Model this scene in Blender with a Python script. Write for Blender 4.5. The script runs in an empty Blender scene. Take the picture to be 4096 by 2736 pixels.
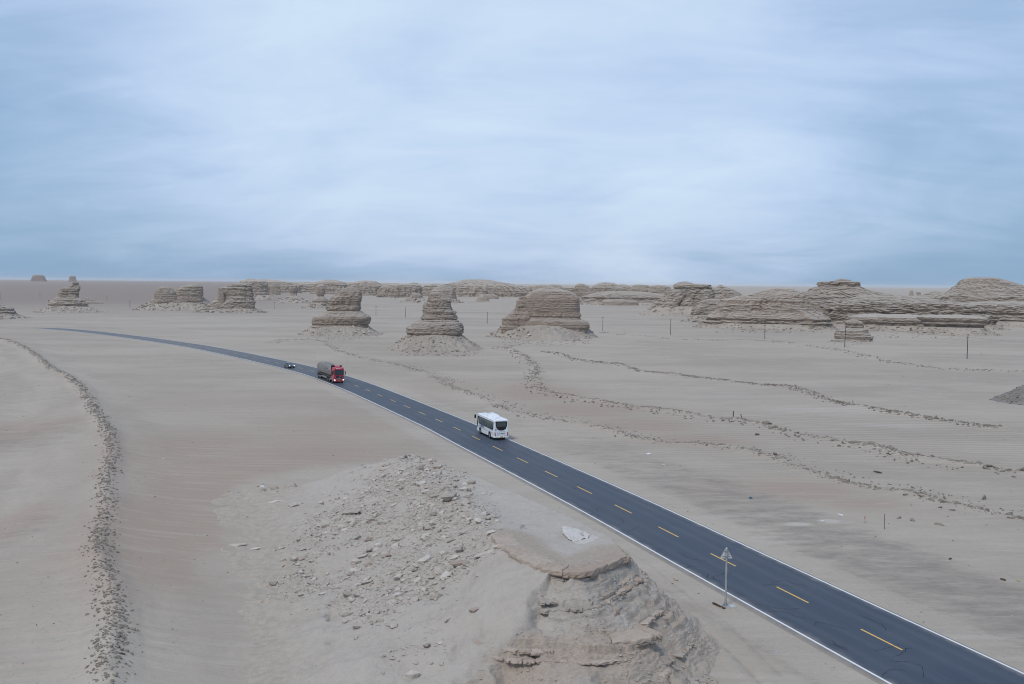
import bpy, bmesh, math, random
import numpy as np
from mathutils import Matrix, Vector

# ------------------------------------------------------------------ camera, sky, sun, exposure
SC = bpy.context.scene
COL = SC.collection
PI = math.pi
IMW, IMH, FPX = 4096.0, 2736.0, 3930.0          # photograph size and focal length in its pixels
CAMH = 24.0                                     # camera height above the road, metres
PITCH, ROLL = math.radians(3.43), math.radians(0.5)
cam_data = bpy.data.cameras.new('camera'); cam = bpy.data.objects.new('camera', cam_data); COL.objects.link(cam)
cam_data.sensor_width = 36.0; cam_data.lens = FPX / IMW * 36.0
cam_data.clip_start = 0.5; cam_data.clip_end = 120000.0
CAMROT = Matrix.Rotation(PI/2 - PITCH, 3, 'X') @ Matrix.Rotation(ROLL, 3, 'Z')
cam.matrix_world = Matrix.Translation((0, 0, CAMH)) @ CAMROT.to_4x4()
SC.camera = cam
SC.view_settings.view_transform = 'Standard'; SC.view_settings.look = 'None'
SC.view_settings.gamma = 1.0; SC.view_settings.exposure = 0.36; SC.view_settings.use_curve_mapping = False
SC.cycles.use_denoising = True; SC.cycles.filter_width = 1.05
SC.cycles.max_bounces = 6; SC.cycles.volume_bounces = 1

SUN_EL, SUN_AZ = math.radians(52), math.radians(-146)      # azimuth from +Y (view) towards +X
sun_dir = Vector((math.sin(SUN_AZ)*math.cos(SUN_EL), math.cos(SUN_AZ)*math.cos(SUN_EL), math.sin(SUN_EL)))
sd = bpy.data.lights.new('sun', 'SUN'); sd.energy = 1.5; sd.angle = math.radians(14); sd.color = (1.0, 0.945, 0.87)
sun = bpy.data.objects.new('sun', sd); COL.objects.link(sun)
sun.rotation_euler = (-sun_dir).to_track_quat('-Z', 'Y').to_euler()

world = bpy.data.worlds.new('World'); SC.world = world; world.use_nodes = True
def build_world():
    nt = world.node_tree; nt.nodes.clear(); N = nt.nodes.new; L = nt.links.new
    out = N('ShaderNodeOutputWorld'); bg = N('ShaderNodeBackground'); bg.inputs[1].default_value = 0.1
    L(bg.outputs[0], out.inputs[0])
    sky = N('ShaderNodeTexSky'); sky.sky_type = 'NISHITA'; sky.sun_disc = False
    sky.sun_elevation = SUN_EL; sky.sun_rotation = SUN_AZ; sky.air_density = 1.0; sky.dust_density = 1.6; sky.ozone_density = 2.0
    tc = N('ShaderNodeTexCoord'); sep = N('ShaderNodeSeparateXYZ'); L(tc.outputs['Generated'], sep.inputs[0])
    def M(op, a, b=None, clamp=False):
        m = N('ShaderNodeMath'); m.operation = op; m.use_clamp = clamp
        for i, v in ((0, a), (1, b)):
            if v is None: continue
            if isinstance(v, (int, float)): m.inputs[i].default_value = v
            else: L(v, m.inputs[i])
        return m.outputs[0]
    zc = M('ADD', M('MAXIMUM', sep.outputs[2], 0.0), 0.30)
    comb = N('ShaderNodeCombineXYZ'); L(M('DIVIDE', sep.outputs[0], zc), comb.inputs[0]); L(M('DIVIDE', sep.outputs[1], zc), comb.inputs[1])
    def noise(scale, detail, rough, rot, sc, loc=(0, 0, 0), dist=0.0):
        mp = N('ShaderNodeMapping'); mp.inputs['Rotation'].default_value = (0, 0, rot); mp.inputs['Scale'].default_value = sc; mp.inputs['Location'].default_value = loc
        L(comb.outputs[0], mp.inputs[0])
        n = N('ShaderNodeTexNoise'); n.inputs['Scale'].default_value = scale; n.inputs['Detail'].default_value = detail
        n.inputs['Roughness'].default_value = rough; n.inputs['Distortion'].default_value = dist
        L(mp.outputs[0], n.inputs[0]); return n.outputs[0]
    n1 = noise(0.8, 3, 0.5, 0.6, (1.0, 0.7, 1), (3.1, 1.7, 0), 0.4)        # broad decks
    n2 = noise(2.0, 7, 0.55, 0.5, (0.75, 1.0, 1), (7.0, 2.0, 0), 0.8)   # streaks
    n3 = noise(6.0, 9, 0.6, 0.4, (0.4, 1.1, 1), (1.0, 5.0, 0), 1.0)  # wisps
    v = M('ADD', M('ADD', M('MULTIPLY', n1, 0.85), M('MULTIPLY', n2, 0.46)), M('MULTIPLY', n3, 0.20))
    # the cloud deck ahead is thinner and brighter
    dp = N('ShaderNodeVectorMath'); dp.operation = 'DOT_PRODUCT'; L(tc.outputs['Generated'], dp.inputs[0]); dp.inputs[1].default_value = Vector((0.03, 0.965, 0.25)).normalized()
    glow = M('POWER', M('MAXIMUM', dp.outputs['Value'], 0.0), 11.0)
    v = M('SUBTRACT', M('ADD', v, M('MULTIPLY', glow, 0.30)), M('MULTIPLY', M('POWER', 2.718, M('MULTIPLY', M('MAXIMUM', sep.outputs[2], 0.0), -10.0)), 0.26))
    mr = N('ShaderNodeMapRange'); mr.interpolation_type = 'SMOOTHSTEP'; L(v, mr.inputs[0])
    mr.inputs[1].default_value = 0.48; mr.inputs[2].default_value = 1.24
    cr = N('ShaderNodeValToRGB'); L(mr.outputs[0], cr.inputs[0])
    e = cr.color_ramp.elements
    e[0].position = 0.0; e[0].color = (1.9, 3.2, 4.9, 1)
    e[1].position = 1.0; e[1].color = (5.7, 6.8, 7.9, 1)
    m1 = e.new(0.45); m1.color = (3.9, 5.0, 6.9, 1)
    mix = N('ShaderNodeMix'); mix.data_type = 'RGBA'; mix.inputs[0].default_value = 0.86
    L(sky.outputs[0], mix.inputs[6]); L(cr.outputs[0], mix.inputs[7]); L(mix.outputs[2], bg.inputs[0])
build_world()

# ------------------------------------------------------------------ helpers
random.seed(7); RNG = np.random.default_rng(7)
def ray(px, py):
    v = CAMROT @ Vector(((px-IMW/2)/FPX, -(py-IMH/2)/FPX, -1.0)); return v
def P(px, py, z=0.0):                                # the point of that pixel's line of sight at height z
    d = ray(px, py); t = (z - CAMH)/d.z
    return Vector((d.x*t, d.y*t, z))
def G(px, py): return P(px, py, 0.0)
def polyG(pts): return np.array([[*G(*p)[:2]] for p in pts])

_perm = np.random.default_rng(11).permutation(256).astype(np.int64); _perm = np.concatenate([_perm, _perm, _perm])
_gr = np.random.default_rng(12).normal(size=(256, 3)); _gr /= np.linalg.norm(_gr, axis=1)[:, None]
def perlin(x, y, z=0.0):
    x, y, z = np.broadcast_arrays(np.asarray(x, float), np.asarray(y, float), np.asarray(z, float))
    xi, yi, zi = np.floor(x).astype(np.int64), np.floor(y).astype(np.int64), np.floor(z).astype(np.int64)
    xf, yf, zf = x-xi, y-yi, z-zi
    xi &= 255; yi &= 255; zi &= 255
    f = lambda t: t*t*t*(t*(t*6-15)+10)
    u, v, w = f(xf), f(yf), f(zf)
    def g(a, b, c):
        h = _perm[_perm[_perm[(xi+a) & 255] + ((yi+b) & 255)] + ((zi+c) & 255)]
        gg = _gr[h]
        return gg[..., 0]*(xf-a) + gg[..., 1]*(yf-b) + gg[..., 2]*(zf-c)
    l = lambda a, b, t: a + t*(b-a)
    return l(l(l(g(0,0,0), g(1,0,0), u), l(g(0,1,0), g(1,1,0), u), v), l(l(g(0,0,1), g(1,0,1), u), l(g(0,1,1), g(1,1,1), u), v), w)
def fbm(x, y, z=0.0, o=4, gain=0.5):
    s = 0.0; a = 1.0; k = 1.0
    for i in range(o):
        s = s + a*perlin(np.asarray(x)*k + 17.3*i, np.asarray(y)*k + 9.1*i, np.asarray(z)*k + 5.7*i); a *= gain; k *= 2.03
    return s
def sstep(a, b, x):
    t = np.clip((np.asarray(x, float)-a)/(b-a), 0, 1); return t*t*(3-2*t)
def poly_dist(X, Y, pts):                            # distance to a polyline and arc position
    best = np.full(np.shape(X), 1e9); arc = np.zeros(np.shape(X)); s0 = 0.0; side = np.zeros(np.shape(X))
    for a, b in zip(pts[:-1], pts[1:]):
        d = b-a; L2 = float(d@d); Ls = math.sqrt(L2)
        t = np.clip(((X-a[0])*d[0] + (Y-a[1])*d[1])/L2, 0, 1)
        qx, qy = X-(a[0]+t*d[0]), Y-(a[1]+t*d[1]); q = np.hypot(qx, qy)
        m = q < best
        best = np.where(m, q, best); arc = np.where(m, s0+t*Ls, arc); side = np.where(m, d[0]*qy - d[1]*qx, side); s0 += Ls
    return best, arc, np.sign(side)
def inside(X, Y, poly):
    r = np.zeros(np.shape(X), bool); n = len(poly); j = n-1
    for i in range(n):
        xi, yi = poly[i]; xj, yj = poly[j]
        c = ((yi > Y) != (yj > Y)) & (X < (xj-xi)*(Y-yi)/((yj-yi) if yj != yi else 1e-9) + xi)
        r ^= c; j = i
    return r
def smooth_line(pts, n):                             # Catmull-Rom resample
    p = np.asarray(pts, float); q = np.vstack([2*p[0]-p[1], p, 2*p[-1]-p[-2]]); out = []
    for i in range(1, len(q)-2):
        for t in np.linspace(0, 1, 12, endpoint=False):
            a, b, c, d = q[i-1], q[i], q[i+1], q[i+2]
            out.append(0.5*((2*b) + (c-a)*t + (2*a-5*b+4*c-d)*t*t + (3*b-a-3*c+d)*t**3))
    out.append(p[-1]); out = np.array(out)
    s = np.concatenate([[0], np.cumsum(np.linalg.norm(np.diff(out, axis=0), axis=1))])
    ss = np.linspace(0, s[-1], n)
    return np.column_stack([np.interp(ss, s, out[:, k]) for k in range(out.shape[1])]), ss

def link(name, me, mats=(), parent=None):
    o = bpy.data.objects.new(name, me); COL.objects.link(o)
    for m in (mats if isinstance(mats, (list, tuple)) else [mats]):
        if me is not None and m is not None and m.name not in [x.name for x in me.materials if x]: me.materials.append(m)
    if parent is not None: o.parent = parent
    return o
def mesh_np(name, V, F, smooth=False):
    V = np.asarray(V, np.float32); F = np.asarray(F, np.int32); n = F.shape[1]
    me = bpy.data.meshes.new(name)
    me.vertices.add(len(V)); me.vertices.foreach_set('co', V.ravel())
    me.loops.add(F.size); me.loops.foreach_set('vertex_index', F.ravel())
    me.polygons.add(len(F)); me.polygons.foreach_set('loop_start', np.arange(0, F.size, n, dtype=np.int32))
    try: me.polygons.foreach_set('loop_total', np.full(len(F), n, np.int32))
    except Exception: pass
    me.polygons.foreach_set('use_smooth', np.full(len(F), smooth))
    me.update(calc_edges=True); me.validate(); return me
def attr(me, name, vals):
    a = me.attributes.new(name, 'FLOAT', 'POINT'); a.data.foreach_set('value', np.asarray(vals, np.float32).ravel())
def tag(o, label=None, cat=None, group=None, kind=None):
    if label: o['label'] = label
    if cat: o['category'] = cat
    if group: o['group'] = group
    if kind: o['kind'] = kind
    return o
def empty(name, loc, rz=0.0, label=None, cat=None, group=None):
    o = bpy.data.objects.new(name, None); COL.objects.link(o); o.location = loc; o.rotation_euler = (0, 0, rz)
    o.empty_display_size = 0.3
    return tag(o, label, cat, group)

class MB:                                            # a small mesh collector
    def __init__(s): s.v = []; s.f = []; s.sm = []
    def add(s, vs, fs, smooth=False):
        k = len(s.v); s.v += [tuple(v) for v in vs]; s.f += [tuple(i+k for i in f) for f in fs]; s.sm += [smooth]*len(fs); return s
    def box(s, x0, x1, y0, y1, z0, z1, b=0.0):
        if b <= 0:
            v = [(x, y, z) for x in (x0, x1) for y in (y0, y1) for z in (z0, z1)]
            return s.add(v, [(0,1,3,2), (4,6,7,5), (0,4,5,1), (2,3,7,6), (0,2,6,4), (1,5,7,3)])
        bm = bmesh.new(); bmesh.ops.create_cube(bm, size=1.0)
        for q in bm.verts: q.co = Vector((x0+(q.co.x+.5)*(x1-x0), y0+(q.co.y+.5)*(y1-y0), z0+(q.co.z+.5)*(z1-z0)))
        bmesh.ops.bevel(bm, geom=bm.edges[:], offset=b, segments=2, affect='EDGES', profile=0.6)
        bm.verts.index_update(); s.add([q.co for q in bm.verts], [[q.index for q in f.verts] for f in bm.faces]); bm.free(); return s
    def cyl(s, p, q, r, n=12, r2=None, cap=True):
        p, q = Vector(p), Vector(q); r2 = r if r2 is None else r2
        d = (q-p).normalized(); a = d.orthogonal().normalized(); b = d.cross(a)
        v = [p + (a*math.cos(2*PI*i/n) + b*math.sin(2*PI*i/n))*r for i in range(n)] + [q + (a*math.cos(2*PI*i/n) + b*math.sin(2*PI*i/n))*r2 for i in range(n)]
        s.add(v, [(i, (i+1) % n, n+(i+1) % n, n+i) for i in range(n)], True)
        if cap: s.add(v, [tuple(range(n-1, -1, -1)), tuple(range(n, 2*n))])
        return s
    def loft(s, secs, cap=True, smooth=False):
        n = len(secs[0]); v = [p for c in secs for p in c]; f = []
        for k in range(len(secs)-1):
            f += [(k*n+i, k*n+(i+1) % n, (k+1)*n+(i+1) % n, (k+1)*n+i) for i in range(n)]
        s.add(v, f, smooth)
        if cap: s.add(v, [tuple(range(n-1, -1, -1)), tuple((len(secs)-1)*n+i for i in range(n))])
        return s
    def prism(s, pts, ax, a0, a1):                   # outline in the plane across axis ax
        def mk(p, a): q = [0, 0, 0]; o = [i for i in range(3) if i != ax]; q[ax] = a; q[o[0]] = p[0]; q[o[1]] = p[1]; return q
        return s.loft([[mk(p, a0) for p in pts], [mk(p, a1) for p in pts]])
    def build(s, name, mat, parent=None):
        me = bpy.data.meshes.new(name); me.from_pydata(s.v, [], s.f); me.polygons.foreach_set('use_smooth', s.sm)
        bm = bmesh.new(); bm.from_mesh(me); bmesh.ops.recalc_face_normals(bm, faces=bm.faces); bm.to_mesh(me); bm.free()
        me.update(); return link(name, me, mat, parent)
def copy_tree(o, parent=None):
    c = o.copy(); COL.objects.link(c); c.parent = parent
    for ch in list(o.children): copy_tree(ch, c)
    return c

# ------------------------------------------------------------------ materials
class NT:
    def __init__(s, name):
        s.m = bpy.data.materials.new(name); s.m.use_nodes = True; s.t = s.m.node_tree; s.t.nodes.clear()
        s.out = s.n('ShaderNodeOutputMaterial'); s.b = s.n('ShaderNodeBsdfPrincipled'); s.l(s.b.outputs[0], s.out.inputs[0])
        s.b.inputs['Specular IOR Level'].default_value = 0.2; s.b.inputs['Roughness'].default_value = 0.9
    def n(s, t): return s.t.nodes.new(t)
    def l(s, a, b): s.t.links.new(a, b)
    def put(s, v, i):
        if isinstance(v, (int, float)): i.default_value = v
        elif isinstance(v, (tuple, list)): i.default_value = (*v, 1) if len(v) == 3 and len(i.default_value) == 4 else v
        else: s.l(v, i)
    def math(s, op, a, b=0.0, clamp=False):
        m = s.n('ShaderNodeMath'); m.operation = op; m.use_clamp = clamp; s.put(a, m.inputs[0]); s.put(b, m.inputs[1]); return m.outputs[0]
    def coord(s, kind='Object', scale=(1, 1, 1), rot=(0, 0, 0), loc=(0, 0, 0)):
        if kind == 'World': c = s.n('ShaderNodeNewGeometry').outputs['Position']
        else: c = s.n('ShaderNodeTexCoord').outputs[kind]
        m = s.n('ShaderNodeMapping'); s.l(c, m.inputs[0]); m.inputs['Scale'].default_value = scale; m.inputs['Rotation'].default_value = rot; m.inputs['Location'].default_value = loc
        return m.outputs[0]
    def noise(s, co, scale, detail=4, rough=0.55, dist=0.0):
        n = s.n('ShaderNodeTexNoise'); s.l(co, n.inputs[0]); n.inputs['Scale'].default_value = scale; n.inputs['Detail'].default_value = detail
        n.inputs['Roughness'].default_value = rough; n.inputs['Distortion'].default_value = dist; return n.outputs[0]
    def ramp(s, v, a, b, lo=0.0, hi=1.0):
        m = s.n('ShaderNodeMapRange'); m.interpolation_type = 'SMOOTHSTEP'; s.put(v, m.inputs[0])
        m.inputs[1].default_value = a; m.inputs[2].default_value = b; m.inputs[3].default_value = lo; m.inputs[4].default_value = hi; return m.outputs[0]
    def mix(s, f, a, b, mode='MIX'):
        m = s.n('ShaderNodeMix'); m.data_type = 'RGBA'; m.blend_type = mode; s.put(f, m.inputs[0]); s.put(a, m.inputs[6]); s.put(b, m.inputs[7]); return m.outputs[2]
    def att(s, name):
        a = s.n('ShaderNodeAttribute'); a.attribute_name = name; return a.outputs['Fac']
    def bump(s, h, dist, strength=1.0, prev=None):
        b = s.n('ShaderNodeBump'); b.inputs['Distance'].default_value = dist; b.inputs['Strength'].default_value = strength; s.l(h, b.inputs['Height'])
        if prev is not None: s.l(prev, b.inputs['Normal'])
        return b.outputs[0]
    def fin(s, col, rough=0.92, nrm=None):
        s.put(col, s.b.inputs['Base Color']); s.put(rough, s.b.inputs['Roughness'])
        if nrm is not None: s.l(nrm, s.b.inputs['Normal'])
        return s.m
def plain(name, col, rough=0.5, metal=0.0, spec=0.4, emit=None, es=0.0, vary=0.06, coat=0.0):
    t = NT(name); c = t.coord('Object'); n = t.noise(c, 3.0, 4)
    t.b.inputs['Metallic'].default_value = metal; t.b.inputs['Specular IOR Level'].default_value = spec
    if coat: t.b.inputs['Coat Weight'].default_value = coat
    if emit: t.b.inputs['Emission Color'].default_value = (*emit, 1); t.b.inputs['Emission Strength'].default_value = es
    d = tuple(max(0, x*(1-2*vary)) for x in col); u = tuple(x*(1+vary) for x in col)
    return t.fin(t.mix(t.ramp(n, 0.3, 0.7), d, u), t.ramp(n, 0.3, 0.7, max(0.02, rough-0.06), min(1, rough+0.06)))

SAND = (0.415, 0.360, 0.300); SAND_D = (0.332, 0.285, 0.236); REDDISH = (0.335, 0.258, 0.208); GRAVEL = (0.205, 0.182, 0.16); PALE = (0.475, 0.43, 0.38)
def mat_ground():
    t = NT('desert_sand'); W = t.coord('World')
    big = t.noise(t.coord('World', (0.012, 0.03, 1)), 1.0, 5, 0.6)
    mid = t.noise(t.coord('World', (0.10, 0.42, 1), (0, 0, 0.06)), 1.0, 6, 0.62, 0.4)       # wind streaks
    streak = t.noise(t.coord('World', (0.045, 0.9, 1), (0, 0, -0.03)), 1.0, 4, 0.6, 0.3)
    fine = t.noise(W, 4.5, 6, 0.7); grit = t.noise(W, 17.0, 3, 0.6)
    c = t.mix(t.ramp(big, 0.32, 0.68), SAND_D, SAND)
    c = t.mix(t.math('MULTIPLY', t.ramp(mid, 0.45, 0.75), 0.45), c, PALE)
    c = t.mix(t.math('MULTIPLY', t.ramp(streak, 0.5, 0.72), 0.35), c, SAND_D)
    red = t.math('MULTIPLY', t.ramp(t.math('ADD', t.att('red'), t.math('MULTIPLY', t.math('SUBTRACT', mid, 0.5), 0.9)), 0.15, 0.9), 0.85)
    c = t.mix(red, c, REDDISH)
    # bare patches with streaks of pale sand on the red silt
    c = t.mix(t.math('MULTIPLY', t.math('MULTIPLY', red, t.ramp(streak, 0.52, 0.62)), 0.5), c, SAND)
    dk = t.ramp(t.math('ADD', t.att('dark'), t.math('MULTIPLY', t.math('SUBTRACT', t.noise(t.coord('World', (0.22, 0.5, 1), (0, 0, -0.35)), 1.0, 8, 0.75), 0.5), 2.4)), 0.3, 1.25)
    c = t.mix(t.math('MULTIPLY', dk, 0.85), c, GRAVEL)
    pl = t.ramp(t.math('ADD', t.att('pale'), t.math('MULTIPLY', t.math('SUBTRACT', fine, 0.5), 0.5)), 0.25, 0.85)
    c = t.mix(t.math('MULTIPLY', pl, 0.8), c, PALE)
    # far gravel plain is a darker mauve brown
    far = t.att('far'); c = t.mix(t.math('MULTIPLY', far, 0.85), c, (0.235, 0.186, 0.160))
    # ripples: shading put into the colour as darker crests, besides coarse grains there
    wv = t.n('ShaderNodeTexWave'); wv.wave_type = 'BANDS'; wv.bands_direction = 'Y'; wv.wave_profile = 'SIN'
    t.l(t.coord('World', (0.16, 1.0, 1), (0, 0, 0.10)), wv.inputs[0]); wv.inputs['Scale'].default_value = 0.16
    wv.inputs['Distortion'].default_value = 5.0; wv.inputs['Detail'].default_value = 3; wv.inputs['Detail Scale'].default_value = 0.8
    rp = t.math('MULTIPLY', t.att('ripple'), wv.outputs['Fac'])
    c = t.mix(t.math('MULTIPLY', rp, 0.42), c, SAND_D)
    c = t.mix(t.math('MULTIPLY', t.ramp(grit, 0.45, 0.7), 0.34), c, (0.25, 0.222, 0.195))
    c = t.mix(t.math('MULTIPLY', t.ramp(fine, 0.55, 0.75), 0.25), c, PALE)
    lines = t.noise(t.coord('World', (0.16, 2.4, 1), (0, 0, 0.04)), 1.0, 5, 0.65, 0.5); lump = t.noise(W, 1.3, 7, 0.72, 0.3); spot = t.noise(W, 2.6, 2, 0.5)
    zone = t.ramp(t.noise(W, 0.05, 4, 0.6), 0.38, 0.62)
    c = t.mix(t.math('MULTIPLY', t.math('MULTIPLY', t.ramp(lines, 0.58, 0.70), zone), 0.5), c, PALE)
    c = t.mix(t.math('MULTIPLY', t.math('MULTIPLY', t.ramp(lines, 0.40, 0.30), zone), 0.4), c, (0.25, 0.215, 0.182))
    c = t.mix(t.math('MULTIPLY', t.ramp(lump, 0.50, 0.70), 0.28), c, (0.27, 0.232, 0.196))
    c = t.mix(t.math('MULTIPLY', t.ramp(spot, 0.70, 0.76), t.ramp(big, 0.4, 0.6, 0.15, 0.7)), c, (0.19, 0.162, 0.138))
    n = t.bump(rp, 0.25, 0.8); n = t.bump(lump, 0.10, 0.6, n); n = t.bump(fine, 0.05, 0.55, n); n = t.bump(t.math('ADD', mid, streak), 0.3, 0.25, n)
    return t.fin(c, 0.95, n)
def mat_rock(name, tint=(1, 1, 1), red=0.5, k=1.0, dust=0.75):
    """Layered silt rock: bands follow height, wind dust lies on what faces up."""
    t = NT(name); g = t.n('ShaderNodeNewGeometry'); O = t.coord('Object')
    wob = t.noise(t.coord('Object', (0.06/k, 0.06/k, 0.06/k)), 1.0, 3)
    sep = t.n('ShaderNodeSeparateXYZ'); t.l(t.coord('Object'), sep.inputs[0])
    h = t.math('ADD', sep.outputs[2], t.math('MULTIPLY', wob, 1.6*k))
    cb = t.n('ShaderNodeCombineXYZ'); t.put(t.math('MULTIPLY', sep.outputs[0], 0.03/k), cb.inputs[0]); t.put(t.math('MULTIPLY', sep.outputs[1], 0.03/k), cb.inputs[1]); t.put(t.math('MULTIPLY', h, 1.0/k), cb.inputs[2])
    b1 = t.noise(cb.outputs[0], 0.45, 3, 0.6); b2 = t.noise(cb.outputs[0], 1.7, 5, 0.65); b3 = t.noise(cb.outputs[0], 5.5, 3, 0.6)
    patch = t.noise(O, 0.22/k, 5, 0.6); fine = t.noise(O, 3.2/k, 6, 0.7)
    T = lambda c: tuple(a*b for a, b in zip(c, tint))
    c = t.mix(t.ramp(b1, 0.35, 0.65), T((0.40, 0.338, 0.28)), T((0.485, 0.423, 0.36)))
    c = t.mix(t.math('MULTIPLY', t.ramp(t.math('ADD', b1, t.math('MULTIPLY', patch, 0.6)), 0.62, 0.95), red), c, T((0.40, 0.30, 0.24)))
    c = t.mix(t.math('MULTIPLY', t.math('MULTIPLY', t.ramp(b2, 0.5, 0.68), t.ramp(fine, 0.3, 0.6)), 0.55), c, T((0.45, 0.402, 0.355)))
    c = t.mix(t.math('MULTIPLY', t.math('MULTIPLY', t.ramp(b3, 0.58, 0.74), t.ramp(patch, 0.3, 0.6)), 0.7), c, T((0.185, 0.15, 0.125)))  # dark strata lines, deepened in colour to stand in for recess shade
    c = t.mix(t.math('MULTIPLY', t.ramp(fine, 0.5, 0.70), 0.42), c, T((0.22, 0.186, 0.157)))  # fine dark mottling, also strengthened as painted relief
    sn = t.n('ShaderNodeSeparateXYZ'); t.l(g.outputs['Normal'], sn.inputs[0])
    up = t.ramp(t.math('ADD', sn.outputs[2], t.math('MULTIPLY', t.math('SUBTRACT', fine, 0.5), 0.7)), 0.45, 0.85)
    c = t.mix(t.math('MULTIPLY', up, dust), c, PALE)
    n = t.bump(t.math('ADD', b3, t.math('MULTIPLY', b2, 1.2)), 0.8*k, 1.0); n = t.bump(fine, 0.4*k, 0.9, n)
    return t.fin(c, 0.95, n)
def mat_debris(name, a=(0.40, 0.352, 0.306), b=(0.315, 0.272, 0.234), k=1.0):
    t = NT(name); O = t.coord('Object'); n1 = t.noise(O, 0.25/k, 5, 0.6); n2 = t.noise(O, 2.2/k, 6, 0.72); n3 = t.noise(t.coord('Object', (1, 1, 2.5)), 6.0/k, 4, 0.7)
    c = t.mix(t.ramp(n1, 0.3, 0.7), b, a); c = t.mix(t.math('MULTIPLY', t.ramp(n2, 0.52, 0.68), 0.5), c, (0.44, 0.415, 0.385))
    c = t.mix(t.math('MULTIPLY', t.ramp(n3, 0.5, 0.68), 0.5), c, (0.19, 0.17, 0.152))
    n = t.bump(n2, 0.35*k, 0.8); n = t.bump(n3, 0.14*k, 0.8, n)
    return t.fin(c, 0.95, n)
def mat_stone(name, a, b):
    t = NT(name); r = t.n('ShaderNodeObjectInfo').outputs['Random']; O = t.coord('World'); n = t.noise(O, 2.6, 5, 0.65); f = t.noise(O, 14, 4, 0.7)
    c = t.mix(t.ramp(t.math('ADD', t.math('MULTIPLY', r, 0.4), n), 0.35, 1.05), a, b)
    c = t.mix(t.math('MULTIPLY', t.ramp(f, 0.5, 0.7), 0.3), c, (0.25, 0.225, 0.2))
    return t.fin(c, 0.93, t.bump(f, 0.05, 0.5))
M_GROUND = mat_ground()
M_ROCK = mat_rock('butte_rock'); M_ROCKRED = mat_rock('butte_rock_reddish', (1.01, 0.98, 0.96), 0.65)
M_ROCKFAR = mat_rock('mesa_rock', (1.0, 0.99, 0.98), 0.35, 1.6)
M_ROCKDK = mat_rock('distant_red_rock', (0.62, 0.54, 0.50), 0.6, 1.6, 0.2); M_TALUS = mat_debris('talus_debris', (0.425, 0.372, 0.318), (0.34, 0.292, 0.246), k=1.6)
M_STONE = mat_stone('pale_stone', (0.37, 0.327, 0.285), (0.53, 0.485, 0.44)); M_STONED = mat_stone('grey_stone', (0.275, 0.24, 0.206), (0.43, 0.385, 0.34))
M_CLOD = mat_stone('earth_clod', (0.155, 0.136, 0.115), (0.285, 0.25, 0.213)); M_STONER = mat_stone('brown_stone', (0.27, 0.205, 0.165), (0.38, 0.315, 0.27))
# ------------------------------------------------------------------ the ground, one sheet to the horizon
ROAD_PTS = np.array([(44.0, 12.0), (33.0, 43.0), (25.6, 64.0), (18.45, 84.4), (10.6, 107.0), (-3.2, 144.2), (-13.7, 172.0), (-40.2, 235.0), (-62.0, 276.0), (-104.5, 342.0), (-136.5, 384.0), (-181.0, 436.0), (-217.0, 471.0), (-262.0, 503.0), (-330.0, 534.0), (-430.0, 560.0), (-640.0, 590.0)])
ROAD, ROADS = smooth_line(ROAD_PTS, 420)
ROADC = ROAD[::4]
BERM_L = smooth_line(polyG([(-260, 1345), (-120, 1352), (0, 1368), (60, 1385), (130, 1425), (210, 1495), (290, 1540), (350, 1610), (390, 1690), (430, 1760), (450, 1850), (425, 1950), (430, 2050), (400, 2200), (392, 2280), (440, 2400), (455, 2500), (450, 2600), (438, 2760), (430, 3000), (415, 3500)]), 160)[0]
R1 = smooth_line(polyG([(1064, 1376), (1170, 1359), (1272, 1368), (1353, 1406), (1426, 1432), (1532, 1453), (1617, 1470), (1740, 1515), (1800, 1545), (1900, 1590), (1960, 1620), (2050, 1655), (2200, 1680), (2330, 1700), (2450, 1730), (2600, 1765), (2700, 1780), (2900, 1790), (3000, 1820), (3110, 1840), (3250, 1890), (3400, 1935), (3550, 1970), (3700, 2000), (3800, 2030), (3950, 2050), (4096, 2080), (4400, 2140)]), 200)[0]
R2 = smooth_line(polyG([(1984, 1389), (2055, 1405), (2101, 1433), (2131, 1458), (2148, 1490), (2134, 1512), (2150, 1540), (2187, 1564), (2281, 1587), (2398, 1606), (2468, 1620), (2609, 1639), (2703, 1658), (2843, 1672), (2937, 1676), (3054, 1700), (3187, 1734), (3289, 1750), (3420, 1773), (3560, 1806), (3700, 1843), (3957, 1871), (4074, 1888), (4400, 1920)]), 180)[0]
R3 = smooth_line(polyG([(2176, 1412), (2275, 1433), (2368, 1452), (2462, 1462), (2585, 1489), (2696, 1503), (2796, 1517), (2984, 1545), (3140, 1559), (3233, 1582), (3327, 1610), (3467, 1636), (3607, 1659), (3794, 1689), (4000, 1720)]), 140)[0]
R4 = smooth_line(polyG([(2340, 1328), (2600, 1350), (2996, 1382), (3277, 1405), (3418, 1429), (3558, 1452), (3792, 1478), (4096, 1492), (4400, 1505)]), 90)[0]
RUTS = [smooth_line(polyG(p), 40)[0] for p in ([(2480, 2190), (2595, 2256), (2687, 2330), (2819, 2435), (2884, 2470), (2993, 2575), (3120, 2700)], [(2560, 2320), (2652, 2396), (2775, 2479), (2906, 2597), (2993, 2684), (3080, 2780)])]
CREST = 1.15
FRONT = [(1985, 2148, 6.2), (2027, 2194, 6.4), (2127, 2247, 6.5), (2206, 2277, 6.5), (2307, 2286, 6.5), (2377, 2273, 6.4), (2508, 2225, 6.1)]
REST = [(2447, 2153, 6.0), (2315, 2085, 5.8), (2200, 2030, 5.5), (1950, 1925, 5.0), (1790, 1862, 4.6), (1660, 1822, 4.3), (1580, 1830, 4.2), (1700, 1905, 4.8), (1850, 2000, 5.4)]
PLAT3 = np.array([P(*p)[:] for p in FRONT+REST]); PLAT = PLAT3[:, :2]     # rim of the near outcrop's flat top
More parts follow.
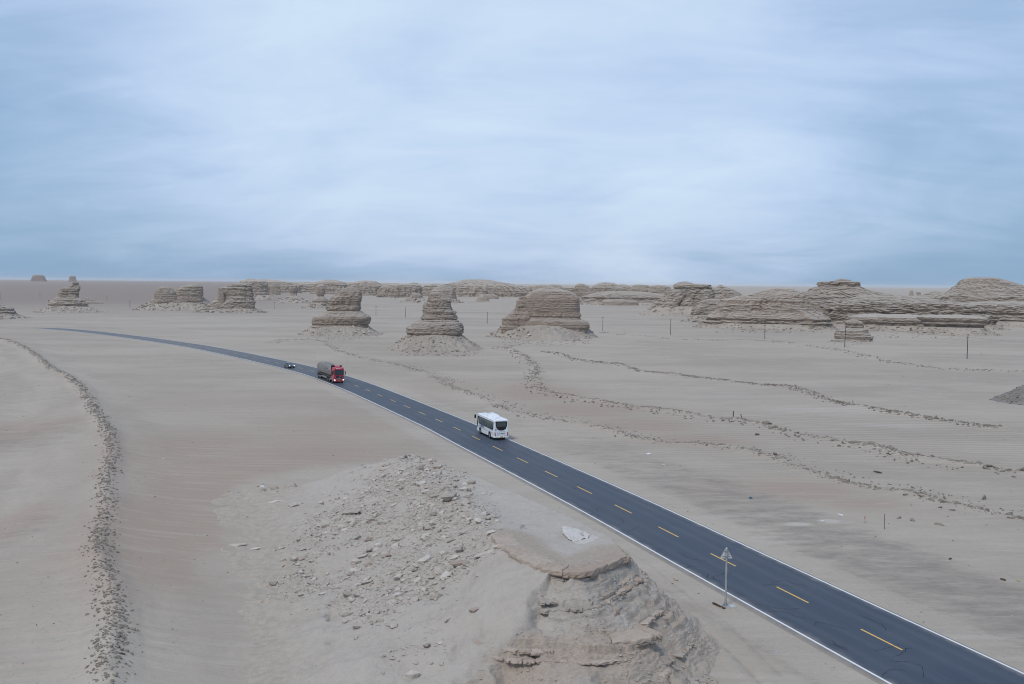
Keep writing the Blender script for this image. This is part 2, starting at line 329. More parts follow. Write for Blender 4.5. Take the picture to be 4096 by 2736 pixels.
def height(X, Y):
    X = np.asarray(X, float); Y = np.asarray(Y, float); R = np.hypot(X, Y)
    dr, _, _ = poly_dist(X, Y, ROADC)
    free = sstep(5.4, 14.0, dr)
    h = 0.32*fbm(X/34, Y/34, 0.3, 3) + 0.10*fbm(X/7.0, Y/5.0, 4.1, 3)
    h = h*(0.35 + 0.65*sstep(40, 140, R))
    d, a, s = poly_dist(X, Y, BERM_L)
    cr = CREST*(0.75 + 0.5*fbm(a/9.0, 0.5, 0, 2)); lump = 0.12*fbm(X/0.8, Y/0.8, 2.0, 2)*np.exp(-(d/2.2)**2)
    h = h + cr*np.exp(-np.abs(d/1.5)**1.5) + 0.75*np.exp(-np.abs(d/np.where(s > 0, 6.0, 8.5))**2.0) + lump - 0.45*np.exp(-((d-13)/4.5)**2)*(s < 0)
    for L, hh, w in ((R1, 0.55, 1.5), (R2, 0.5, 1.6), (R3, 0.55, 2.0), (R4, 0.6, 2.6)):
        d, a, _ = poly_dist(X, Y, L); m = np.clip(0.55 + 1.1*fbm(a/11.0, 3.3, hh, 2), 0.05, 1.3)
        h = h + hh*m*np.exp(-np.abs(d/w)**1.8) + 0.22*m*np.exp(-(d/(w*4))**2)
    # long dunes on the right and swells behind them
    for (px, py), sx, sy, hh in (((3750, 1395), 70, 22, 2.6), ((3100, 1420), 60, 25, 1.2), ((2700, 1380), 50, 20, 1.2), ((3500, 1560), 40, 20, 0.7), ((1350, 1290), 60, 40, 1.0), ((600, 1275), 55, 30, 1.4), ((40, 1305), 26, 14, 1.6), ((200, 1900), 9, 30, 0.35)):
        c = G(px, py); h = h + hh*np.exp(-((X-c.x)/sx)**2 - ((Y-c.y)/sy)**2)
    for L in RUTS:
        d, a, _ = poly_dist(X, Y, L); h = h - 0.06*np.exp(-(d/0.35)**2) + 0.05*np.exp(-((d-0.6)/0.3)**2)
    far = sstep(700, 3000, R)
    h = h*(1-far) + far*1.5*fbm(X/900, Y/900, 0, 2)*0
    return h*free - 0.03*(1-free)
def blob(X, Y, items):
    v = np.zeros(np.shape(X))
    for px, py, sx, sy, k in items:
        c = G(px, py); v = np.maximum(v, k*np.exp(-((X-c.x)/sx)**2 - ((Y-c.y)/sy)**2))
    return v
GRID = {}
def build_ground():
    ang = np.concatenate([np.linspace(-180, -60, 16, endpoint=False), np.linspace(-60, -31, 24, endpoint=False), np.linspace(-31, 31, 440, endpoint=False), np.linspace(31, 60, 24, endpoint=False), np.linspace(60, 180, 17)])[:-1]
    rad = np.concatenate([[0.5, 8, 18, 28], np.geomspace(36, 420, 470, endpoint=False), np.geomspace(420, 2500, 120, endpoint=False), np.geomspace(2500, 30000, 24)])
    A, R = np.meshgrid(np.radians(ang), rad); X, Y = R*np.sin(A), R*np.cos(A)
    Z = height(X, Y); na, nr = len(ang), len(rad)
    GRID.update(ang=np.concatenate([ang, [180.0]]), lr=np.log(rad), Z=np.column_stack([Z, Z[:, :1]]))
    V = np.column_stack([X.ravel(), Y.ravel(), Z.ravel()])
    i, j = np.meshgrid(np.arange(nr-1), np.arange(na), indexing='ij'); j2 = (j+1) % na
    F = np.column_stack([(i*na+j).ravel(), (i*na+j2).ravel(), ((i+1)*na+j2).ravel(), ((i+1)*na+j).ravel()])
    F = np.vstack([F])
    me = mesh_np('ground', V, F, True)
    red = blob(X, Y, [(880, 2060, 13, 30, 1.25), (1100, 1900, 22, 34, 1.1), (750, 1800, 16, 30, .8), (1300, 1720, 22, 30, .7), (1000, 1600, 40, 40, .45), (2150, 1570, 14, 22, 1), (2350, 1640, 14, 16, .95), (2550, 1700, 12, 12, .95), (2780, 1760, 11, 9, .9), (3200, 1960, 9, 9, .9), (3450, 2020, 6, 5, .8), (1650, 1590, 16, 18, .5), (1850, 1550, 20, 20, .6), (60, 1720, 12, 26, .8), (60, 2110, 5, 14, .8), (2900, 1960, 10, 10, .5), (1700, 1420, 30, 30, .4), (900, 2330, 6, 5, .5)])
    drr, arr, sid = poly_dist(X, Y, ROADC)
    right = (sid < 0)
    dark = np.where(right, np.exp(-(np.maximum(np.abs(drr-14)-2.5, 0)/5)**2)*sstep(230, 90, np.hypot(X, Y))*0.8, 0)
    dark = np.maximum(dark, np.where(right, 0, 0.55*np.exp(-((drr-8.5)/1.2)**2)*sstep(120, 80, Y)))
    dark = np.maximum(dark, blob(X, Y, [(70, 1760, 14, 26, .55), (60, 2150, 5, 14, .5), (3700, 1800, 10, 10, .2), (1050, 1600, 40, 20, .12)]))
    for L in RUTS:
        d, _, _ = poly_dist(X, Y, L); dark = np.maximum(dark, 0.75*np.exp(-(d/0.25)**2))
    for L in (BERM_L, R1, R2, R3):
        d, a, _ = poly_dist(X, Y, L); dark = np.maximum(dark, 0.5*np.exp(-(d/1.4)**2)*(0.4+np.clip(fbm(a/5, 1, 0, 2)*1.6, 0, 0.8)))
    pale = blob(X, Y, [(3320, 2085, 1.3, 0.9, 1.2), (3190, 2097, 1.7, 0.9, 1.1), (3700, 1960, 2.5, 1.5, .5), (2340, 1760, 4, 1.4, .5), (3300, 1640, 22, 7, .6), (3600, 1700, 16, 5, .6), (2900, 1590, 25, 7, .5), (330, 1650, 9, 30, .5), (380, 2000, 7, 16, .5), (200, 2400, 8, 12, .4), (1000, 1300, 120, 40, .5), (2600, 1260, 80, 50, .5), (1700, 1300, 60, 60, .35)])
    dl, al, sl = poly_dist(X, Y, BERM_L); pale = np.maximum(pale, 0.36*np.exp(-(np.maximum(np.abs(dl-5.5)-4, 0)/2.5)**2)*(sl < 0)*sstep(250, 120, np.hypot(X, Y)))
    red = np.maximum(red, 0.8*sstep(13, 20, dl)*(sl < 0)*(X < -20)*sstep(260, 150, np.hypot(X, Y))); dark = np.maximum(dark, 0.42*sstep(13, 20, dl)*(sl < 0)*(X < -20)*sstep(260, 150, np.hypot(X, Y)))
    pale = np.maximum(pale, np.where((drr > 4.6) & (drr < 8.5), 0.42, 0))
    rip = blob(X, Y, [(3400, 1720, 45, 40, 1), (3900, 1750, 40, 35, 1), (3300, 1470, 60, 30, .9), (700, 1560, 60, 50, .55), (600, 1440, 60, 50, .5), (250, 2650, 5, 8, .3), (650, 2550, 4, 12, .3), (900, 1750, 40, 30, .3)])
    dp = poly_dist(X, Y, np.vstack([PLAT, PLAT[:1]]))[0]; red = red*sstep(15, 24, dp+3.5*fbm(X/6, Y/6, 3, 3))
    attr(me, 'red', red*(1-0.8*(drr < 9))); attr(me, 'dark', dark); attr(me, 'pale', pale); attr(me, 'ripple', rip)
    Rr = np.hypot(X, Y); bear = X/np.maximum(Y, 1)
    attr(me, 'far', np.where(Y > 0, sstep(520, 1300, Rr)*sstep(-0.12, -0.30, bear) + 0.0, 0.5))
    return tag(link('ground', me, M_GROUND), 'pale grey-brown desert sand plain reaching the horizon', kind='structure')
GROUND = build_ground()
def hfast(x, y):                                      # height of the built sheet itself
    x, y = np.asarray(x, float), np.asarray(y, float); a = np.degrees(np.arctan2(x, y)); r = np.log(np.hypot(x, y)); A, Rl, Z = GRID['ang'], GRID['lr'], GRID['Z']
    i = np.clip(np.searchsorted(A, a)-1, 0, len(A)-2); j = np.clip(np.searchsorted(Rl, r)-1, 0, len(Rl)-2)
    u = (a-A[i])/(A[i+1]-A[i]); v = np.clip((r-Rl[j])/(Rl[j+1]-Rl[j]), 0, 1)
    return (Z[j, i]*(1-u)+Z[j, i+1]*u)*(1-v) + (Z[j+1, i]*(1-u)+Z[j+1, i+1]*u)*v
def hz(x, y): return float(hfast(np.array([x]), np.array([y]))[0])

# ------------------------------------------------------------------ the road
def mat_asphalt():
    t = NT('asphalt'); u = t.att('across'); v = t.att('along')
    cb = t.n('ShaderNodeCombineXYZ'); t.put(t.math('MULTIPLY', u, 1.0), cb.inputs[0]); t.put(t.math('MULTIPLY', v, 0.03), cb.inputs[1])
    st = t.noise(cb.outputs[0], 1.6, 5, 0.6); W = t.coord('World'); f = t.noise(W, 9.0, 4, 0.7); big = t.noise(W, 0.12, 4, 0.55)
    c = t.mix(t.ramp(st, 0.3, 0.7), (0.020, 0.030, 0.050), (0.044, 0.060, 0.090))
    c = t.mix(t.math('MULTIPLY', t.ramp(big, 0.4, 0.7), 0.35), c, (0.062, 0.072, 0.092))
    au = t.math('ABSOLUTE', t.math('SUBTRACT', t.math('ABSOLUTE', u), 2.2))                 # worn wheel tracks
    c = t.mix(t.math('MULTIPLY', t.ramp(t.math('ABSOLUTE', t.math('SUBTRACT', au, 0.85)), 0.55, 0.05), 0.28), c, (0.072, 0.084, 0.106))
    c = t.mix(t.math('MULTIPLY', t.ramp(f, 0.45, 0.75), 0.3), c, (0.03, 0.034, 0.042))
    edge = t.ramp(t.math('ADD', t.math('ABSOLUTE', u), t.math('MULTIPLY', t.math('SUBTRACT', t.noise(W, 0.55, 5, 0.65), 0.5), 1.5)), 3.8, 5.0)
    c = t.mix(t.math('MULTIPLY', edge, 0.7), c, SAND_D)                                    # drifted sand
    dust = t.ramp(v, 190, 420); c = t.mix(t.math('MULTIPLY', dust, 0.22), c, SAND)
    t.b.inputs['Specular IOR Level'].default_value = 0.42
    return t.fin(c, t.ramp(st, 0.3, 0.7, 0.5, 0.66), t.bump(f, 0.012, 0.4))
def paint(name, col):
    t = NT(name); W = t.coord('World'); w = t.noise(W, 3.0, 6, 0.7)
    return t.fin(t.mix(t.ramp(w, 0.58, 0.74), col, tuple(x*0.45 for x in col)), 0.7)
M_ASPHALT = mat_asphalt(); M_WHITE = paint('white_road_paint', (0.66, 0.67, 0.68)); M_YELLOW = paint('yellow_road_paint', (0.62, 0.40, 0.13)); M_CRACK = plain('crack_tar', (0.012, 0.014, 0.018), 0.8, spec=0.1)
RT = np.gradient(ROAD, axis=0); RT /= np.linalg.norm(RT, axis=1)[:, None]; RN = np.column_stack([RT[:, 1], -RT[:, 0]])   # RN points right (away direction)
RZ = 0.11
def road_at(s):
    p = np.array([np.interp(s, ROADS, ROAD[:, 0]), np.interp(s, ROADS, ROAD[:, 1])]); t = np.array([np.interp(s, ROADS, RT[:, 0]), np.interp(s, ROADS, RT[:, 1])]); t /= np.linalg.norm(t)
    return p, t, np.array([t[1], -t[0]])
def ribbon(ss, offs, zs, name):
    V = []; across = []; along = []
    for s in ss:
        p, t, n = road_at(s)
        for o, z in zip(offs, zs): V.append((*(p+n*o), z-0.5*float(sstep(S_END-26, S_END, s+o*1.2)))); across.append(o); along.append(s)
    m = len(offs); k = len(ss)
    F = [(i*m+j, i*m+j+1, (i+1)*m+j+1, (i+1)*m+j) for i in range(k-1) for j in range(m-1)]
    me = mesh_np(name, V, F, False)
    bm = bmesh.new(); bm.from_mesh(me); bmesh.ops.recalc_face_normals(bm, faces=bm.faces)
    if sum(f.normal.z for f in bm.faces) < 0: bmesh.ops.reverse_faces(bm, faces=bm.faces)
    bm.to_mesh(me); bm.free()
    attr(me, 'across', across); attr(me, 'along', along); return me
S_END = float(ROADS[int(np.argmin(np.abs(ROAD[:, 0]+243)))])         # past here drifted sand covers the asphalt
ss = np.concatenate([np.arange(0, 320, 2.0), np.linspace(320, S_END, 90)])
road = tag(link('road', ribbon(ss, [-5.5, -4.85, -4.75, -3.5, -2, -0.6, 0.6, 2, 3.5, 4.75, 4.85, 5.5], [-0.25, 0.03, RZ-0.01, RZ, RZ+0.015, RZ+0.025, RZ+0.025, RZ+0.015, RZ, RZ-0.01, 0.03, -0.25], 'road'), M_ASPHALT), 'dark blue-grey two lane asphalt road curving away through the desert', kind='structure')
def rzat(o): return float(np.interp(abs(o), [0, 0.6, 2, 3.5, 4.75], [RZ+0.025, RZ+0.025, RZ+0.015, RZ, RZ-0.01]))
for o in (-4.5, 4.5):
    link('edge_line', ribbon(ss, [o-0.09, o+0.09], [rzat(o-.09)+0.005, rzat(o+.09)+0.005], 'edge_line'), M_WHITE, road)
# dashes, 4 m long every 10 m, phase taken from the photograph
d0 = G(3459.5, 2535.5); s0 = float(np.argmin(np.hypot(ROAD[:, 0]-d0.x, ROAD[:, 1]-d0.y))); s0 = ROADS[int(s0)]
k = -2
while s0 + k*10 < 420:
    s = s0 + k*10.05
    if s - 4.1 > 0: link('lane_dash', ribbon(np.linspace(s-4.1, s, 4), [-0.085, 0.085], [RZ+0.03]*2, 'lane_dash'), M_YELLOW, road)
    k += 1
def crack(pts, w):
    mb = MB()
    for a, b in zip(pts[:-1], pts[1:]):
        d = (b-a); d = d/np.linalg.norm(d); n = np.array([-d[1], d[0]])*w*random.uniform(0.5, 1.2)/2
        mb.add([(*(a-n), RZ+.034), (*(b-n), RZ+.034), (*(b+n), RZ+.034), (*(a+n), RZ+.034)], [(0, 1, 2, 3)])
    o = mb.build('crack', M_CRACK, road)
    return o
random.seed(3)
crack_starts = [(2780, 2270), (2830, 2300), (2880, 2330), (3050, 2350), (3090, 2340), (2650, 2200), (2560, 2110), (2700, 2215), (3220, 2480), (3260, 2510), (3330, 2570), (3390, 2600), (3500, 2610), (3560, 2650), (3620, 2690), (3200, 2440), (3440, 2470), (3650, 2600), (2350, 2000), (2420, 2040), (2480, 2080), (2290, 1960)]
for k, (px, py) in enumerate(crack_starts):
    p = np.array(G(px, py)[:2]); _, t, n = road_at(ROADS[int(np.argmin(np.hypot(ROAD[:, 0]-p[0], ROAD[:, 1]-p[1])))])
    dirv = (t*random.choice([-1, 1]) + n*random.uniform(-1.0, 1.0)) if k % 3 else n*random.choice([-1, 1]) + t*random.uniform(-.3, .3)
    pts = [p]
    for q in range(random.randint(10, 22)):
        dirv = dirv/np.linalg.norm(dirv) + np.random.default_rng(k*50+q).normal(size=2)*0.30
        nx = pts[-1] + dirv/np.linalg.norm(dirv)*random.uniform(0.1, 0.26)
        off = float((nx-road_at(ROADS[int(np.argmin(np.hypot(ROAD[:, 0]-nx[0], ROAD[:, 1]-nx[1])))])[0]) @ n)
        if abs(off) > 4.2: break
        pts.append(nx)
    if len(pts) > 3: crack(pts, 0.026)
# ------------------------------------------------------------------ buttes and mesas
def rock_body(parent, name, d, x0, prof, dr, seed, na, nz, mat, amp, expo=2.8, tilt=0.0, zbase=-0.6, ycen=0.0, basey=None, flute=1.0, layw=1.0, gul=0.0, gf=3.0):
    """Layered rock: prof = [(py, left px, right px)] from top to bottom, measured at distance d."""
    s = d/FPX
    prof = sorted(prof)
    zs = np.array([(basey-p[0])*s for p in prof])[::-1]; xl = np.array([(p[1]-x0)*s for p in prof])[::-1]; xr = np.array([(p[2]-x0)*s for p in prof])[::-1]
    ztop = zs[-1]
    Z = np.concatenate([np.linspace(zbase, ztop, nz)])
    L = np.interp(Z, zs, xl); R = np.interp(Z, zs, xr); a = (R-L)/2; cx = (R+L)/2
    amax = a.max(); b = np.minimum(a*dr, amax*dr); b = np.maximum(b, 0.25*dr*amax*sstep(0, .2, a/amax))
    th = np.linspace(0, 2*PI, na, endpoint=False)
    TH, ZZ = np.meshgrid(th, Z); A = np.repeat(a[:, None], na, 1); B = np.repeat(b[:, None], na, 1); CX = np.repeat(cx[:, None], na, 1)
    c, sn = np.cos(TH), np.sin(TH); k = (np.abs(c)**expo + np.abs(sn)**expo)**(-1/expo)
    X = CX + A*k*c; Y = B*k*sn + ycen
    # strata: hard layers stand proud, soft ones are cut back
    zt = ZZ + tilt*X + 0.9*amp*fbm(X/7, Y/7, seed, 3)
    th1 = max(ztop/11.0, 0.5); th2 = th1/3.1
    zt = zt + 0.5*th1*perlin(zt*0+seed, zt*0, zt/(th1*2.7))
    hard = lambda q, t, o: np.clip(perlin(np.full(q.shape, seed*1.7+o), q*0, q/t)*3.2 + 0.10, -1, 0.7)
    m1 = np.clip(0.55+1.3*fbm(X/(amp*9+1)+3, Y/(amp*9+1), ZZ/(th1*2.5)+seed, 2), 0.05, 1.4); m2 = np.clip(0.5+1.5*fbm(X/(amp*5+1)+9, Y/(amp*5+1), ZZ/th1+seed, 2), 0.0, 1.5)
    lay = layw*(0.62*hard(zt, th1, 0.3)*m1 + 0.62*hard(zt, th2, 4.2)*m2)
    spur = -gul*(1-np.abs(perlin(TH*gf+seed*3, ZZ/(th1*9), seed))*2.6)*sstep(ztop*1.0, ztop*0.35, ZZ)
    joint = -0.9*np.clip(1-np.abs(perlin(TH*na/26.0+seed, np.floor(zt/(th1*1.3))*5.3, seed))*9, 0, 1)*np.clip(perlin(np.floor(zt/(th1*1.3))*2.7, TH*2, seed)+.25, 0, .7)
    ang = 0.9*fbm(c*1.7*flute+seed, sn*1.7*flute, ZZ/(th1*4), 3) + 0.5*fbm(X/(1.6*amp+.4)+seed, Y/(1.6*amp+.4), ZZ/(th1*0.8), 3)
    jag = 0.35*np.sign(perlin(X/(2.6*amp+.5), Y/(2.6*amp+.5), np.floor(zt/th2)*3.1+seed))*np.clip(np.abs(perlin(X/(2.6*amp+.5)+7, Y/(2.6*amp+.5), seed)), 0, .5)
    top = 1 - 0.6*sstep(ztop*0.9, ztop, ZZ)
    off = amp*(lay + 1.35*ang + 1.5*jag + joint + spur)*top
    nx, ny = c/np.maximum(A, .1), sn/np.maximum(B, .1); nl = np.hypot(nx, ny); X = X + off*nx/nl; Y = Y + off*ny/nl
    ZZ = ZZ + 0.22*amp*fbm(X/3, Y/3, seed+3, 2)*sstep(zbase, zbase+1, ZZ)
    # dome the top closed in a few shrinking rings
    V = [np.column_stack([X.ravel(), Y.ravel(), ZZ.ravel()])]
    xt, yt = X[-1], Y[-1]; mx, my = xt.mean(), yt.mean(); rings = 5
    for r in range(1, rings+1):
        f = math.cos(r/rings*PI/2*0.985); zz = ZZ[-1] + min(amp*0.9, 0.25*a[-1]+0.05)*math.sin(r/rings*PI/2) + 0.9*amp*fbm(xt*f/4, yt*f/4, seed, 3)*(1-f)**.5
        V.append(np.column_stack([mx+(xt-mx)*f, my+(yt-my)*f, zz]))
    V = np.vstack(V); nr = nz+rings
    i, j = np.meshgrid(np.arange(nr-1), np.arange(na), indexing='ij'); j2 = (j+1) % na
    F = np.column_stack([(i*na+j).ravel(), (i*na+j2).ravel(), ((i+1)*na+j2).ravel(), ((i+1)*na+j).ravel()])
    return link(name, mesh_np(name, V, F, False), mat, parent)
TALUS_ST = []
def talus(parent, d, x0, basey, ytop, xtop, xbot, dr, seed, mat, na=120, nr=26, ybot=None, ycen=0.0, front=1.0, amp=0.5):
    """Debris apron: from (xtop) at height of ytop out to (xbot) on the ground."""
    s = d/FPX; zt = (basey-ytop)*s; th = np.linspace(0, 2*PI, na, endpoint=False); V = []
    t0 = ((xtop[0]-x0)*s, (xtop[1]-x0)*s); t1 = ((xbot[0]-x0)*s, (xbot[1]-x0)*s)
    for k in range(nr):
        t = k/(nr-1); l = t0[0]+(t1[0]-t0[0])*t; r = t0[1]+(t1[1]-t0[1])*t; a = (r-l)/2; cx = (l+r)/2
        a0 = (t0[1]-t0[0])/2; b = a0*dr + (a-a0)*1.1*front
        z = zt*(1-t)**1.35 - 0.35*t
        x = cx+a*np.cos(th); y = b*np.sin(th)+ycen
        rib = fbm(np.cos(th)*6+seed, np.sin(th)*6, t*0.6, 3)
        z2 = z + amp*zt*0.34*rib*math.sin(PI*min(1, t*0.95)) + min(0.5, 0.2*zt)*fbm(x/1.3, y/1.3, seed, 4)*math.sin(PI*t)
        if k == nr-1: z2 = np.full(na, -0.7)
        V.append(np.column_stack([x, y, z2]))
    V = np.vstack(V); i, j = np.meshgrid(np.arange(nr-1), np.arange(na), indexing='ij'); j2 = (j+1) % na
    F = np.column_stack([(i*na+j2).ravel(), (i*na+j).ravel(), ((i+1)*na+j).ravel(), ((i+1)*na+j2).ravel()])
    rg = np.random.default_rng(int(seed*100)); n = int(min(420, 60+(xbot[1]-xbot[0])*1.1)); pick = rg.integers(3*na, (nr-1)*na, n); smin = max(0.10, d*0.00035)
    it = [(V[q, 0]+rg.normal()*.3, V[q, 1]+rg.normal()*.3, max(V[q, 2], 0)+.05, math.exp(rg.uniform(math.log(smin), math.log(smin*5)))*(1.0 if rg.uniform() < .8 else 1.6), rg.uniform(0, 6.3)) for q in pick if V[q, 1] < ycen]
    TALUS_ST.append((parent, it, rg))
    return link('talus', mesh_np('talus', V, F, False), mat, parent)
def formation(name, cat, label, base, bodies, apron, dr=0.7, seed=1, q=1.0, mat=None, amp=None, expo=2.8, group=None, tmat=None, tilt=0.0, flute=1.0):
    """base = (px, py) where the thing stands on the plain; bodies = list of profiles; apron = (ytop, xtop, xbot)."""
    g = G(*base); d = math.hypot(g.x, g.y); x0 = base[0]; rz = math.atan2(-g.x, g.y)
    e = empty(name, (g.x, g.y, 0), rz, label, cat, group)
    e['label'] = label
    for k, prof in enumerate(bodies):
        w = max(p[2]-p[1] for p in prof)*d/FPX; h = (base[1]-min(p[0] for p in prof))*d/FPX
        am = (amp if amp is not None else 0.030*min(w, 2.2*h))
        na = int(min(230, max(40, w*FPX/d*1.1*q))); nz = int(min(150, max(18, h*FPX/d*0.75*q)))
        yc = min(w*dr*0.5, 40)*0.9
        rock_body(e, 'rock_body', d, x0, prof, dr, seed+k*3.7, na, nz, mat or M_ROCK, am, expo, tilt, basey=base[1], ycen=yc, flute=flute, **(dict(layw=0.7, gul=1.5, gf=max(2.0, w/14)) if mat is M_ROCKFAR or name == 'mesa' else {}))
    if apron:
        ytop, xt, xb = apron; w = (xt[1]-xt[0])*d/FPX
        talus(e, d, x0, base[1], ytop, xt, xb, dr, seed, tmat or M_TALUS, na=int(min(200, max(48, (xb[1]-xb[0])*0.6*q))), ycen=min(w*dr*0.5, 40)*0.9)
    return e
BF, CF = 'rock_butte', 'rock formation'
formation(BF, CF, 'layered rock butte cut by the left edge of the picture', (20, 1276), [[(1215, -60, -2), (1227, -80, 19), (1239, -90, 50), (1251, -95, 54), (1276, -100, 60)]], (1258, (-100, 60), (-160, 112)), 0.6, 2.1)
formation(BF, CF, 'thumb-shaped grey butte, leftmost one standing whole on the plain', (270, 1248), [[(1141, 288, 309), (1150, 282, 312), (1158, 274, 312), (1163, 250, 312), (1173, 239, 311), (1195, 234, 311), (1200, 224, 318), (1205, 220, 328), (1216, 207, 335), (1230, 208, 335), (1248, 212, 330)]], (1226, (208, 335), (150, 402)), 0.55, 5.3)
formation(BF, CF, 'low butte with two humps side by side on one base', (715, 1240), [[(1153, 655, 684), (1158, 643, 692), (1164, 637, 698), (1180, 629, 708), (1195, 625, 717), (1240, 625, 717)], [(1143, 755, 796), (1148, 735, 801), (1155, 717, 803), (1171, 705, 805), (1190, 703, 803), (1240, 703, 801)], [(1190, 628, 803), (1204, 616, 820), (1218, 606, 837), (1240, 604, 838)]], (1212, (606, 836), (550, 890)), 0.45, 8.2)
formation(BF, CF, 'layered butte with a notched left shoulder beside the two-humped one', (925, 1250), [[(1134, 972, 1000), (1140, 940, 1004), (1146, 915, 1005), (1155, 896, 1005), (1185, 880, 1007), (1204, 868, 1010), (1214, 846, 1013), (1223, 836, 1014), (1239, 834, 1014), (1250, 838, 1012)], [(1156, 878, 892), (1170, 877, 898), (1250, 876, 905)]], (1234, (836, 1013), (778, 1065)), 0.5, 11.9)
formation(BF, CF, 'far squat butte showing from behind the notched butte', (1025, 1199), [[(1121, 988, 1020), (1127, 965, 1062), (1136, 962, 1068), (1160, 960, 1068), (1175, 958, 1074), (1199, 955, 1080)]], (1180, (958, 1080), (940, 1130)), 0.6, 3.4)
formation('rock_pinnacle', CF, 'small cone-shaped hill with a squared rock head on top', (1172, 1212), [[(1144, 1161, 1186), (1157, 1157, 1188), (1170, 1159, 1187), (1178, 1159, 1185), (1184, 1154, 1190), (1195, 1137, 1210), (1212, 1118, 1224)]], (1186, (1146, 1200), (1104, 1240)), 0.8, 6.6, amp=0.55)
formation('rock_pinnacle', CF, 'mushroom-shaped rock on a narrow neck left of the tall round-backed butte', (1281, 1232), [[(1142, 1274, 1294), (1147, 1268, 1299), (1152, 1264, 1302), (1165, 1264, 1300), (1178, 1266, 1298), (1187, 1270, 1295), (1190, 1264, 1302), (1197, 1254, 1309), (1205, 1251, 1311), (1212, 1252, 1311), (1232, 1250, 1312)]], (1212, (1252, 1311), (1212, 1335)), 0.8, 9.1, amp=0.45)
formation(BF, CF, 'tall round-backed reddish butte on a wide layered base above the truck', (1365, 1340), [[(1153, 1392, 1418), (1156, 1380, 1428), (1161, 1368, 1437), (1171, 1352, 1445), (1189, 1330, 1446), (1207, 1315, 1445), (1225, 1313, 1442), (1236, 1305, 1442), (1243, 1304, 1442), (1246, 1312, 1438), (1249, 1302, 1447), (1261, 1276, 1470), (1270, 1258, 1482), (1287, 1249, 1480), (1296, 1250, 1478), (1299, 1256, 1470), (1309, 1247, 1474), (1316, 1252, 1473), (1325, 1245, 1474), (1340, 1247, 1472)]], (1303, (1254, 1468), (1190, 1538)), 0.62, 14.7, 1.5, M_ROCKRED, 0.55, 3.0)
formation(BF, CF, 'stepped pillar-like butte with a broad banded foot in the centre', (1745, 1400), [[(1175, 1722, 1760), (1179, 1715, 1775), (1190, 1714, 1790), (1197, 1713, 1804), (1206, 1712, 1803), (1212, 1711, 1800), (1215, 1699, 1801), (1229, 1692, 1804), (1242, 1691, 1812), (1248, 1691, 1822), (1256, 1690, 1824), (1259, 1694, 1820), (1268, 1687, 1828), (1276, 1683, 1827), (1281, 1690, 1822), (1284, 1678, 1829), (1293, 1657, 1843), (1304, 1642, 1849), (1311, 1626, 1852), (1323, 1626, 1853), (1336, 1625, 1853), (1340, 1627, 1850), (1344, 1632, 1846), (1355, 1626, 1846), (1366, 1612, 1840), (1376, 1610, 1836), (1386, 1612, 1828), (1390, 1622, 1820), (1400, 1624, 1818)]], (1337, (1634, 1842), (1536, 1954)), 0.72, 21.3, 1.5, M_ROCK, 0.5, 2.7)
formation(BF, CF, 'broad reddish butte with a smooth flat face and rubble at its foot', (2172, 1352), [[(1149, 2186, 2212), (1152, 2166, 2224), (1158, 2145, 2250), (1166, 2122, 2282), (1177, 2109, 2301), (1192, 2094, 2317), (1210, 2090, 2319), (1236, 2090, 2320), (1250, 2092, 2318), (1253, 2094, 2322), (1265, 2090, 2328), (1270, 2100, 2320), (1279, 2075, 2325), (1285, 2072, 2349), (1298, 2064, 2358), (1310, 2062, 2356), (1316, 2068, 2350), (1352, 2060, 2352)], [(1190, 2078, 2105), (1206, 2066, 2112), (1222, 2066, 2115), (1238, 2056, 2115), (1255, 2038, 2115), (1270, 2018, 2120), (1276, 2006, 2120), (1292, 2006, 2120), (1300, 2010, 2120), (1312, 2003, 2120), (1352, 2000, 2120)]], (1300, (2010, 2346), (1940, 2404)), 0.5, 27.1, 1.4, M_ROCKRED, 0.36, 4.5)
formation(BF, CF, 'small stubby layered butte beside the leaning pole', (3400, 1385), [[(1288, 3392, 3426), (1292, 3382, 3440), (1297, 3380, 3446), (1311, 3384, 3446), (1317, 3386, 3450), (1321, 3376, 3462), (1328, 3352, 3463), (1336, 3346, 3466), (1350, 3343, 3480), (1358, 3344, 3482), (1364, 3330, 3480), (1385, 3328, 3482)]], (1364, (3335, 3480), (3280, 3512)), 0.7, 31.4, 1.3, M_ROCK, 0.36)
MF, CM = 'mesa', 'mesa'
formation(MF, CM, 'pale flat-topped mesa with two caps right of the broad reddish butte', (2730, 1262), [[(1136, 2704, 2770), (1140, 2694, 2836), (1150, 2692, 2842), (1156, 2700, 2842), (1168, 2672, 2850), (1181, 2654, 2858), (1200, 2635, 2862), (1212, 2618, 2866), (1220, 2610, 2868), (1230, 2604, 2868), (1262, 2606, 2870)]], (1226, (2608, 2868), (2550, 2900)), 0.6, 33.5, 1.1, M_ROCKFAR)
formation(MF, CM, 'low dome-topped mesa with a tiny nipple between two larger mesas', (2895, 1250), [[(1144, 2876, 2886), (1150, 2864, 2900), (1160, 2846, 2925), (1175, 2826, 2960), (1200, 2810, 2980), (1250, 2800, 2990)]], None, 0.6, 35.2, 1.0, M_ROCKFAR)
